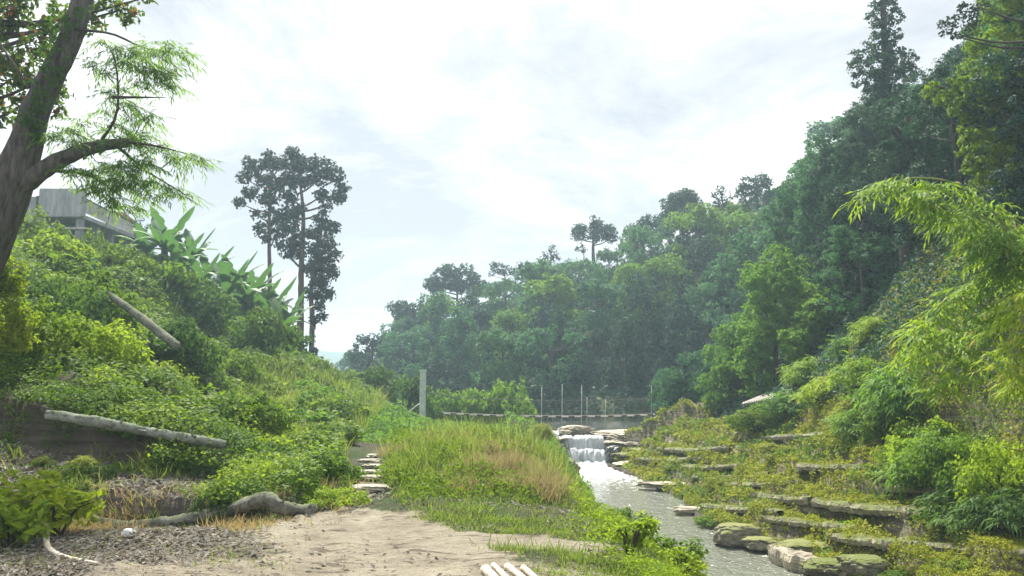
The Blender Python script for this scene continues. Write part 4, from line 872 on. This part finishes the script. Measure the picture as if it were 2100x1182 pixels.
for px, py, d, s, sz, mt, lb in [(415, 835, 17.5, .45, 1.1, 'bamboo', 'spiky yellow-green plant on the slope above the trunk end'), (550, 850, 17, .5, 1.4, 'grass', 'tall spiky pale grass plant in the middle of the lower slope'),
        (170, 905, 12.0, .28, 1.3, 'grass', 'pale spiky plant in front of the dark earth wall'), (90, 900, 12.0, .22, 1.3, 'grass', 'small pale plant left of the spiky one by the earth wall'), (240, 930, 11.8, .2, 1.2, 'vine', 'small green plant right of the spiky one by the earth wall'),
        (350, 905, 12.1, .22, 1.3, 'shrub', 'small plant under the long fallen trunk'), (620, 860, 19, .6, 1.2, 'bright', 'pale-leaved plant beside the long grass of the slope'), (1110, 870, 30, .6, 1.8, 'reed', 'tall reedy clump at the right shoulder of the mound'),
        (1330, 1110, 11.5, .3, 1.0, 'vine_yellow', 'bright weed clump at the top of the river slope'), (1400, 1090, 14.5, .4, 1.3, 'reed', 'straggly tall weed at the water edge in front of the river bend'), (1230, 1110, 11, .28, .8, 'vine_yellow', 'bright low weed clump right of the bare ground')]:
    shrub(px, py, d, s, lb, mt, 'blade', None, sz, 'spiky_plant', 'plant')
# valley bushes behind the mound
for px, py, d, s, sz, mt, lb in [(1040, 830, 50, 2.3, 1.6, 'bright', 'rounded bright bush behind the bridge at centre'), (960, 840, 50, 1.9, 1.5, 'bright', 'leafy bush between the concrete post and the rounded bush'),
        (905, 845, 49, 1.6, 1.4, 'bright', 'leafy bush just right of the concrete post'), (830, 835, 49, 2.0, 1.4, 'shrub', 'dark bush just left of the concrete post'), (770, 830, 50, 2.0, 1.3, 'shrub', 'bush left of the concrete post near the slope foot'),
        (720, 815, 50, 1.6, 1.0, 'bright', 'pale green bush at the mouth of the far valley'), (1085, 890, 37, .8, .9, 'shrub', 'dark round bush at the head of the pool'), (1030, 890, 34, .7, .8, 'shrub', 'low dark bush behind the tall grass')]:
    shrub(px, py, d, s, lb, mt, 'mid', None, sz, 'valley_bush', 'bush')

# ------------------------------------------------------------------ tall slender trees
def slender(px, basepy, toppy, d, trunk, blobs, r0, label):
    bl = pxblobs([(a_, b__, c_ * 1.15) for a_, b__, c_ in blobs], d); base = at(px, basepy, d); base[2] = h1(base[0], base[1]) - .2
    return tree('slender_tree', label, 'tree', base, at(*trunk[-1], d), bl, r0, 'slender', .27, .7, 3.4, .34, 'bark_red', trunkpts=[at(*q, d) for q in trunk[:-1]], nmax=12, shell=.25)
slender(553, 650, 330, 58, [(553, 600), (552, 500), (553, 420), (560, 340)], [(548, 330, 20), (520, 345, 17), (500, 365, 13), (575, 335, 17), (545, 370, 20), (515, 395, 16), (490, 415, 11), (575, 375, 18), (550, 410, 18), (560, 445, 18), (535, 470, 14), (565, 480, 14), (525, 440, 9), (545, 490, 9), (508, 330, 9)], .20, 'leftmost of the three tall slender trees, with a bare lower trunk')
slender(618, 700, 310, 57, [(617, 620), (619, 520), (622, 440), (610, 330)], [(604, 315, 16), (598, 335, 18), (620, 340, 18), (640, 335, 18), (665, 345, 20), (690, 360, 17), (700, 385, 14), (690, 405, 16), (655, 365, 18), (630, 370, 16), (600, 370, 20), (590, 400, 18), (605, 430, 20), (590, 460, 20), (605, 490, 20), (590, 515, 17), (580, 440, 14), (660, 400, 15), (668, 430, 12), (612, 520, 12), (575, 500, 10)], .27, 'middle and tallest of the three slender trees, with a forked upper trunk')
slender(638, 750, 460, 56, [(640, 660), (638, 600), (645, 540), (660, 470)], [(660, 455, 18), (680, 470, 15), (640, 480, 18), (670, 500, 20), (688, 520, 13), (645, 515, 20), (665, 540, 22), (640, 550, 18), (682, 560, 14), (655, 575, 20), (640, 600, 15), (670, 605, 15), (655, 630, 12), (648, 655, 11), (662, 650, 8), (640, 735, 8), (634, 748, 9), (644, 720, 6)], .22, 'rightmost slender tree, leafy almost to its foot')
# fork limb of the middle tree is part of its trunk mesh through grow_limbs

# ------------------------------------------------------------------ banana plants
def banana_leaf(L, W, arch, seed):
    q = random.Random(seed); V = []; n = 12
    for i in range(n + 1):
        t = i / n; x = L * t * math.cos(.35 * arch) ; z = L * (t * .9 - arch * t * t * .75); wd = W * math.sin(math.pi * min(1, t * .93 + .07)) ** .6 * (1 if i < n else .1)
        rg = 1 - .35 * (q.random() < .3)
        V += [(x, -wd / 2 * rg, z - wd * .12), (x, 0, z), (x, wd / 2 * (1 - .35 * (q.random() < .3)), z - wd * .12)]
    Fq = []
    for i in range(n):
        for j in (0, 1): Fq.append((i * 3 + j, i * 3 + j + 1, (i + 1) * 3 + j + 1, (i + 1) * 3 + j))
    return np.array(V), np.array(Fq), np.full(len(Fq), q.random())
LEAFM = [qmesh('leaf', *banana_leaf(2.1, .66, a, i)) for i, a in enumerate((.3, .6, .9, 1.15, 1.4))]
for q in LEAFM: q.materials.append(M['banana'])
STEMM = qmesh('stem', *tube([(0, 0, -.3), (.04, 0, .6), (0, .02, 1.3)], [.15, .12, .07], 8, 8), smooth=True); STEMM.materials.append(M['shrub'])
def banana(px, py, d, s, label):
    p = at(px, py, d); root = empty('banana_plant', (p[0], p[1], h1(p[0], p[1]) - .1), label, 'banana plant', None)
    s *= .95; root.scale = (s, s, s); link('stem', STEMM, None, root); n = R.randint(7, 9)
    for i in range(n):
        f = i / n; k = min(4, int(f * 5)); o = link('leaf', LEAFM[k], None, root, (0, 0, 1.2 - .1 * f))
        o.rotation_euler = (0, -R.uniform(.25, .5) * (1 - f), i * 2.4 + R.uniform(-.3, .3)); ss = R.uniform(.75, 1.1); o.scale = (ss, ss, ss)
BAN = [(300, 520, 45, 1.0, 'leftmost banana plant, beside the balcony end'), (340, 505, 46, 1.25, 'tallest banana plant with an upright leaf against the sky'), (378, 515, 46, 1.1, 'banana plant just right of the tallest one'),
        (330, 560, 43, 1.0, 'banana plant in front of the tallest one'), (395, 560, 44, 1.0, 'shaded banana plant right of centre in the upper clump'), (430, 555, 47, 1.0, 'banana plant at the right end of the upper clump'),
        (480, 600, 48, 1.15, 'banana plant with a spiky upright leaf, left of the lower clump'), (515, 630, 47, 1.2, 'banana plant in the middle of the lower clump'), (560, 640, 48, 1.2, 'banana plant below the leftmost slender tree'),
        (500, 660, 44, 1.1, 'banana plant with pale drooping leaves in front of the lower clump'), (590, 660, 47, 1.15, 'rightmost banana plant, reaching towards the slender trunks'), (550, 680, 45, 1.0, 'low banana plant at the bottom of the lower clump'),
        (465, 640, 43, 1.0, 'banana plant at the left foot of the lower clump'), (535, 610, 46, 1.1, 'banana plant at the top of the lower clump'), (575, 665, 42, 1.0, 'banana plant in front of the rightmost one'), (365, 545, 42, 1.0, 'banana plant at the front of the upper clump'), (415, 590, 42, 1.0, 'banana plant between the upper and lower clumps')]
for px, py, d, s, lb in BAN: banana(px, py, d, s, lb)
for px, py, d, s, lb, mt in [(450, 560, 52, 2.2, 'dark leafy bush on the skyline right of the upper bananas', 'forest_dark'), (420, 530, 54, 1.5, 'fine-leaved bush on the skyline behind the bananas', 'forest'), (600, 620, 58, 1.5, 'small dark bush on the skyline by the slender trunks', 'forest_dark'),
                             (520, 590, 56, 2.0, 'dark bush on the skyline above the lower bananas', 'forest_dark'), (640, 760, 54, 1.2, 'leafy bush hugging the foot of the rightmost slender tree', 'shrub')]:
    shrub(px, py, d, s, lb, mt, 'mid', None, 1.4, 'skyline_bush', 'bush')
# bare shrub behind balcony
skytree(288, 520, 455, 50, [(285, 450, 10), (298, 462, 10), (275, 462, 9), (300, 478, 9), (288, 480, 12)], 'fine-leaved little tree behind the end of the balcony', .14, 'forest_dark', .07, .7, name='little_tree', asp=.3)

# ------------------------------------------------------------------ concrete building, upper left
B0 = at(168, 440, 44); BX, BY, BZ = B0[0], B0[1], B0[2]
def ob(part, name, mt, root): return link(name, qmesh(name, *rel(part, root.location)), M[mt], root)
hb = empty('concrete_building', (BX - 1.5, BY, BZ - 2), 'grey concrete building with a long balcony on top of the left slope', 'building')
u = 44 / F_PX
ob(box(BX - 1.25, BY + .15, BZ + .70, 2.6, .3, 1.65), 'parapet_wall', 'concrete', hb)
ob(box(BX - 3.4, BY + .6, BZ + .2, 1.9, .3, 1.9), 'side_wall', 'concrete', hb)
ob(box(BX - 2.55, BY + .3, BZ + .0, .35, .5, 2.2), 'pillar', 'darkwood', hb)
L2 = 9.5
ob(box(BX + .06 - .55, BY + L2 / 2 + .3, BZ + .60, .14, L2, .75, rz=.085), 'balcony_rail', 'concrete_lt', hb)
ob(box(BX - .5, BY + L2 / 2 + .3, BZ + .99, .2, L2, .07, rz=.085), 'rail_cap', 'darkwood', hb)
ob(box(BX - 1.3, BY + L2 / 2 + .2, BZ - .05, 2.4, L2 + .2, .22), 'floor_slab', 'concrete', hb)
for k in range(6): ob(box(BX - .35 - .9 * k / 5, BY + .5 + k * 2.1, BZ - 1.1, .32, .32, 1.9), 'column', 'concrete', hb)
ob(box(BX - 2.4, BY + 5, BZ - 1.2, .3, 11, 2.4), 'lower_wall', 'concrete', hb)
ob(box(BX - .6, BY + .35, BZ - .75, 1.6, .2, .12), 'beam', 'concrete_lt', hb)
ob(box(BX - 2.9, BY + 9.5, BZ + 1.75, 2.2, 3, .10, rx=-.12), 'roof', 'rust', hb)
for k in (0, 1): ob(box(BX - 2.1, BY + 8.6 + 2 * k, BZ + 1.2, .1, .1, 1.1), 'roof_post', 'darkwood', hb)
p = at(192, 542, 31); V_, F_, a_ = blob_leaves([(0, 0, 0, .16)], 1.2, .2, .8, .6); tag(link('plastic_scrap', qmesh('plastic_scrap', V_, F_), M['blue'], loc=p), 'scrap of blue plastic caught in the creepers below the balcony', 'litter')

# ------------------------------------------------------------------ leaning tree, upper left foreground
d = 13
bs = np.array([-10.1, 13, h1(-10.1, 13) - .3]); lt = empty('leaning_tree', bs, 'big leaning tree with feathery foliage at the upper left edge', 'tree')
main = tube([bs, at(-60, 560, d), at(10, 410, d), at(48, 310, d), at(80, 210, d), at(135, 100, d), at(170, 0, d), at(190, -120, d)], [.44, .40, .35, .27, .22, .19, .17, .15], 60, 16, .03, .03)
link('trunk', qmesh('trunk', *rel(main, bs), smooth=True), M['bark'], lt)
link('branch', qmesh('branch', *rel(tube([at(20, 400, d), at(70, 362, d), at(130, 325, d), at(195, 302, d), at(265, 292, d)], [.21, .16, .13, .11, .08], 30, 12, .04, .03), bs), smooth=True), M['bark'], lt)
for tw in ([(265, 292), (320, 300), (400, 320)], [(200, 300), (240, 230), (235, 120), (205, 80)], [(150, 60), (230, 70), (300, 100), (380, 110)], [(240, 300), (300, 350), (380, 400)], [(90, 350), (180, 360), (260, 410)], [(230, 200), (290, 200), (340, 200)], [(60, 180), (20, 120), (-20, 60)]):
    q = [at(a, b_, d + R.uniform(-.4, .4)) for a, b_ in tw]
    link('twig', qmesh('twig', *rel(tube(q, [.03, .018, .006], 12, 6), bs), smooth=True), M['bark_dark'], lt)
fe = [(210, 85, 14), (240, 95, 16), (275, 100, 20), (310, 100, 20), (345, 95, 18), (375, 110, 14), (250, 125, 18), (290, 135, 24), (330, 150, 22), (350, 175, 16), (190, 130, 16), (215, 150, 14), (280, 165, 16), (225, 195, 16), (260, 215, 18), (290, 235, 16), (215, 225, 12), (315, 240, 12), (230, 255, 14), (240, 180, 10),
      (170, 250, 16), (130, 265, 18), (100, 275, 18), (160, 285, 20), (250, 275, 22), (280, 290, 20), (300, 275, 14), (330, 300, 18), (355, 320, 16), (385, 320, 16), (405, 325, 11), (290, 330, 22), (250, 335, 24), (210, 345, 22), (180, 350, 20), (150, 350, 18), (230, 375, 22), (270, 370, 22), (310, 370, 18), (340, 385, 18), (375, 400, 12), (300, 400, 12),
      (190, 380, 22), (225, 405, 18), (255, 420, 14), (280, 425, 10), (330, 120, 12), (365, 135, 10), ]
bl = pxblobs(fe, d, 1.5)
link('feathery_foliage', qmesh('feathery_foliage', *rel(sprays(bl, 1050, .13, .022, 11, .75, .36, (.5, 0, 0)), bs)), M['feather'], lt)
ivy = pxblobs([(140 - i * 4 + R.uniform(-25, 25), 20 + i * 13, 22) for i in range(20)] + [(230, 290, 16), (210, 300, 16), (180, 310, 12)], d - .35, .3)
link('creeper', qmesh('creeper', *rel(blob_leaves(ivy, .7, .085, .7, .5), bs)), M['shrub'], lt)
# broad-leaved neighbour tree whose trunk stands left of the frame
bs2 = (-11.5, 14.5, h1(-11.5, 14.5) - .3)
br = [(x + R.uniform(-18, 18), y + R.uniform(-14, 14), R.uniform(20, 30)) for x, y in [(10, 10), (60, 0), (110, 10), (20, 60), (60, 80), (10, 110), (50, 130), (90, 120), (20, 160), (60, 170), (100, 170), (10, 200), (50, 210), (90, 215), (0, 240), (20, 130), (40, 30), (90, 50), (0, 80), (120, 60), (110, 200), (-20, 60), (-30, 130), (-30, 200), (-20, 0)]]
br += [(190, 25, 18), (220, 5, 20), (250, 20, 18), (275, 30, 14), (300, -5, 16), (180, 60, 14), (260, 45, 10), (200, 45, 14), (130, 190, 16), (120, 225, 12), (170, 10, 20), (150, 40, 16)]
bl = pxblobs(br, 14, 1.0)
tree('broadleaf_tree', 'broad-leaved tree with some reddish leaves behind the leaning trunk', 'tree', bs2, at(-80, -120, 14.2), bl, .16, 'broad', .13, .5, 2.4, .5, 'bark_dark', nmax=14)

# ------------------------------------------------------------------ logs and sticks
def logobj(name, label, pts, rad, mt, cat='log', n=None, seg=12, cut=False, rough=.05, lump=.0, stubs=0):
    b0 = np.array(pts[0]); pr_ = [tube(pts, rad, n, seg, rough, lump)]; C_ = spline(pts, 40)
    for k in range(stubs):
        c = C_[R.randint(4, 34)]; dd = nrm(np.array([R.uniform(-.6, .6), -R.uniform(.2, 1), R.uniform(.1, 1)])); ln = R.uniform(1.6, 3.2) * rad[0]
        pr_.append(tube([c, c + dd * ln * .5, c + dd * ln + [R.uniform(-.02, .02), 0, .01]], [rad[0] * .38, rad[0] * .28, rad[0] * .16], 8, 8, .12))
    me = qmesh(name, *rel(join(*pr_), b0), smooth=True); return tag(link(name, me, M[mt], loc=b0), label, cat)
logobj('fallen_trunk', 'long pale fallen trunk lying above the dark earth wall at left', [at(95, 850, 12.0), at(200, 866, 12.1), at(300, 885, 12.2), at(400, 902, 12.3), at(462, 912, 12.4)], [.07, .085, .072, .078, .06], 'pipe', n=60, rough=.07, lump=.05, stubs=4)
logobj('slanting_trunk', 'grey trunk slanting down the creeper slope', [at(215, 598, 21.4), at(280, 645, 20.8), at(350, 700, 20.2), at(365, 712, 20.1)], [.08, .11, .12, .10], 'log', n=30)
logobj('bent_log', 'long knobbly weathered log arched in the middle on the leaf litter', [gp(180, 1062, .03), gp(250, 1078, .03), gp(330, 1074, .05), gp(400, 1062, .06), gp(470, 1046, .06), at(520, 1030, 10.3), at(548, 1024, 10.3), at(575, 1040, 10.3), gp(610, 1046, .05), gp(642, 1046, .05)],
       [.05, .065, .08, .085, .085, .09, .10, .095, .075, .08], 'log', n=60, rough=.09, lump=.06, stubs=5)
logobj('pale_stick', 'curved pinkish white stick standing up from the litter at lower left', [gp(97, 1100) + [0, 0, .12], gp(95, 1115) + [0, 0, .02], gp(105, 1130, .02), gp(140, 1145, .02), gp(200, 1156, .02)], [.035, .034, .03, .024, .014], 'twig', 'stick', n=30)
logobj('thin_branch', 'thin grey branch lying behind the pale curved stick', [gp(30, 1126, .01), gp(110, 1128, .02), gp(190, 1116, .01)], [.012, .02, .015], 'log', 'branch', n=16)
for (a, b_, lb, r) in [((995, 1168), (1040, 1215), 'thickest peeled pole at the left of the cut pile', .045), ((1012, 1160), (1062, 1210), 'second peeled pole from the left, topmost end furthest back', .03), ((1040, 1162), (1100, 1208), 'third peeled pole from the left in the cut pile', .034), ((1073, 1165), (1120, 1206), 'rightmost peeled pole of the cut pile', .03)]:
    g0 = gp(*a, .03); g1 = gp(*b_, .03); logobj('cut_pole', lb, [g0, (g0 + g1) / 2, g1], [r, r, r * .9], 'cutwood', 'pole', n=14)['group'] = 'peeled poles lying on the ground'
p = gp(262, 1095, .03); tag(link('foam_scrap', rock_mesh('foam_scrap', .11, .09, .12, 4, M['whitecup']), None, loc=p), 'small white foam scrap lying in the litter below the bent log', 'litter')
# dead snag in the valley mouth
d = 40
logobj('dead_snag', 'thin dark dead snag curving up at the valley mouth', [at(662, 812, d), at(672, 790, d), at(668, 770, d), at(676, 752, d)], [.07, .06, .05, .02], 'bark_dark', 'dead tree', n=16)

# ------------------------------------------------------------------ stone path and puddle
for i, (px, py, d, sx, sy, sz, lb) in enumerate([(755, 1006, 11.6, .62, .36, .13, 'largest path slab, nearest, with a dark hollow below it'), (762, 984, 12.8, .50, .34, .10, 'second path slab from the front'), (764, 972, 13.6, .5, .3, .09, 'third path slab from the front'),
        (766, 960, 14.6, .5, .3, .09, 'fourth path slab, half in the grass'), (758, 948, 16, .5, .3, .08, 'pale path slab near the far end'), (764, 938, 17.2, .34, .4, .08, 'farthest and whitest path slab')]):
    p = gp(px, py); p[2] += .03
    tag(link('path_stone', rock_mesh('path_stone', sx * (1, .85, 1.1, .8, .9, .7)[i], sy, sz * .8, 60 + i, M['stone']), None, loc=p), lb, 'stone', 'flat stones of the path')
# ------------------------------------------------------------------ bridge
db = 46.0
bp0, bp1 = at(905, 848, db), at(1490, 842, db)
sag = lambda t: bp0 * (1 - t) + bp1 * t + np.array([0, 0, -4 * t * (1 - t) * (.28)])
br_ = empty('hanging_bridge', bp0, 'low hanging footbridge of planks and cables above the waterfall', 'bridge')
bpts = [sag(t) for t in np.linspace(0, 1, 16)]
for off in (-.35, .35):
    link('cable', qmesh('cable', *rel(tube([p + [0, off, 0] for p in bpts], [.03, .03], 60, 6, 0), bp0), smooth=True), M['cable'], br_)
deck = []
for k in range(14): deck.append(None)
pl = [box(*(sag((k + .5) / 88) + [0, 0, .05]), .155, .9, .035) for k in range(88)]
link('deck', qmesh('deck', *rel(join(*pl), bp0)), M['darkwood'], br_)
nb = 22
for k in range(nb):
    t = (k + .5) / nb; q = sag(t); link('plank', qmesh('plank', *rel(box(q[0], q[1] - .5, q[2] + .03, .42, .05, .07), bp0)), M['plank'], br_)
for off in (-.45, .45):
    hp = [sag(t) + [0, off, .95] for t in np.linspace(0, 1, 16)]; hp[0] = hp[0] + [-1.0, 0, .3]
    link('hand_cable', qmesh('hand_cable', *rel(tube(hp, [.009, .009], 60, 5, 0), bp0), smooth=True), M['cable'], br_)
for k in range(1, 12):
    t = k / 12; q = sag(t); link('hanger', qmesh('hanger', *rel(tube([q + [0, -.45, 0], q + [0, -.45, .95]], [.008, .008], 3, 5, 0), bp0)), M['cable'], br_)
for px, top, lb in [(1110, 795, 'leftmost thin pale pole beside the bridge'), (1152, 788, 'tallest and brightest thin pole beside the bridge'), (1192, 790, 'third thin pole from the left beside the bridge'), (1203, 815, 'short thin pole right of the third one'), (1241, 818, 'short thin pole above the right side of the waterfall'), (1335, 790, 'rightmost thin pale pole behind the bridge')]:
    a = at(px, 858, 47); a[2] -= 1.0; b_ = at(px + 1, top, 47)
    logobj('thin_pole', lb, [a, b_], [.03, .018], 'pole', 'pole', n=4, seg=6, rough=0)['group'] = 'thin poles along the bridge'
p = at(866, 875, 46); pr0 = empty('bridge_post', (p[0], p[1], p[2] - .6), 'pale square concrete post at the left end of the bridge', 'post')
ob(box(p[0], p[1], p[2] + 1.3, .34, .34, 3.8), 'shaft', 'post', pr0); ob(box(p[0], p[1], p[2] + 3.23, .40, .40, .10), 'cap', 'post', pr0)
logobj('stay_cable', 'pale anchor cable running down left from the concrete post', [at(860, 828, 46), at(830, 850, 45), at(790, 870, 43.5)], [.02, .02], 'pole', 'cable', n=10, seg=6, rough=0)
# ------------------------------------------------------------------ shack roof on the right bank
sr = at(1590, 812, 33); sh = empty('shack', (sr[0], sr[1], h1(sr[0], sr[1])), 'low shack with a rusty pale tin roof half hidden on the right bank', 'shack')
c0, c1, c2, c3 = at(1520, 828, 33), at(1625, 808, 31.5), at(1648, 793, 33.5), at(1575, 806, 35.5)
def sheet(a, b_, c, dd, n=26, th=.03):
    V = []
    for i in range(n + 1):
        t = i / n; lo = a * (1 - t) + b_ * t; hi = dd * (1 - t) + c * t; w_ = .03 * math.sin(i * math.pi)
        w_ = .035 * (1 if i % 2 else -1)
        V += [lo + [0, 0, w_], hi + [0, 0, w_], lo + [0, 0, w_ - th], hi + [0, 0, w_ - th]]
    Fq = []
    for i in range(n):
        o_ = 4 * i; Fq += [(o_, o_ + 4, o_ + 5, o_ + 1), (o_ + 2, o_ + 3, o_ + 7, o_ + 6), (o_, o_ + 2, o_ + 6, o_ + 4), (o_ + 1, o_ + 5, o_ + 7, o_ + 3)]
    return np.array(V), np.array(Fq), np.zeros(len(Fq))
mid0, mid1 = c0 * .38 + c1 * .62, c3 * .38 + c2 * .62
link('roof_sheet', qmesh('roof_sheet', *rel(sheet(c0, mid0, mid1, c3), sh.location)), M['tin'], sh)
link('roof_sheet', qmesh('roof_sheet', *rel(sheet(mid0 + [0, 0, .05], c1 + [0, 0, .05], c2 + [0, 0, .05], mid1 + [0, 0, .05], 16), sh.location)), M['tin'], sh)
for q in (c0, c1, c2, c3): ob(tube([q + [0, 0, -.55], q + [0, 0, -.05]], [.04, .035], 3, 7, 0), 'post', 'darkwood', sh)
logobj('pale_stake', 'pale upright stake behind the upper corner of the shack roof', [at(1650, 800, 34), at(1646, 760, 34)], [.06, .05], 'plank', 'stake', n=4, seg=7)
# far palms/trees on the distant ridge
for px, py, lb in [(682, 748, 'leftmost tiny hazy tree on the distant ridge'), (692, 746, 'middle tiny hazy tree on the distant ridge'), (699, 747, 'rightmost tiny hazy tree on the distant ridge')]:
    d = 240; bl = pxblobs([(px, py, 4), (px - 2, py + 3, 3), (px + 2, py + 2, 3)], d); bb = at(px, py + 26, d); bb[2] = min(bb[2], h1(bb[0], bb[1]))
    tree('distant_tree', lb, 'tree', bb, at(px, py, d), bl, .35, 'forest_dark', .6, .7, 1, .4)

# ------------------------------------------------------------------ haze
V, Fq, _a = box(0, 370, 38, 1202, 864, 110)
lowest = float(GZ.min()); V[:, 2] = np.where(V[:, 2] < 38, lowest - 1.0, max(46, float(GZ.max()) + 2))
hzm = bpy.data.materials.new('haze'); hzm.use_nodes = True; t = hzm.node_tree; t.nodes.clear()
o = t.nodes.new('ShaderNodeOutputMaterial'); pv = t.nodes.new('ShaderNodeVolumePrincipled')
pv.inputs['Color'].default_value = (.64, .85, 1, 1); pv.inputs['Density'].default_value = .0015; pv.inputs['Anisotropy'].default_value = .3
t.links.new(pv.outputs[0], o.inputs['Volume'])
ho = link('haze', qmesh('haze', V, Fq), hzm); ho['kind'] = 'stuff'; ho['label'] = 'pale blue haze filling the valley'; ho['category'] = 'haze'
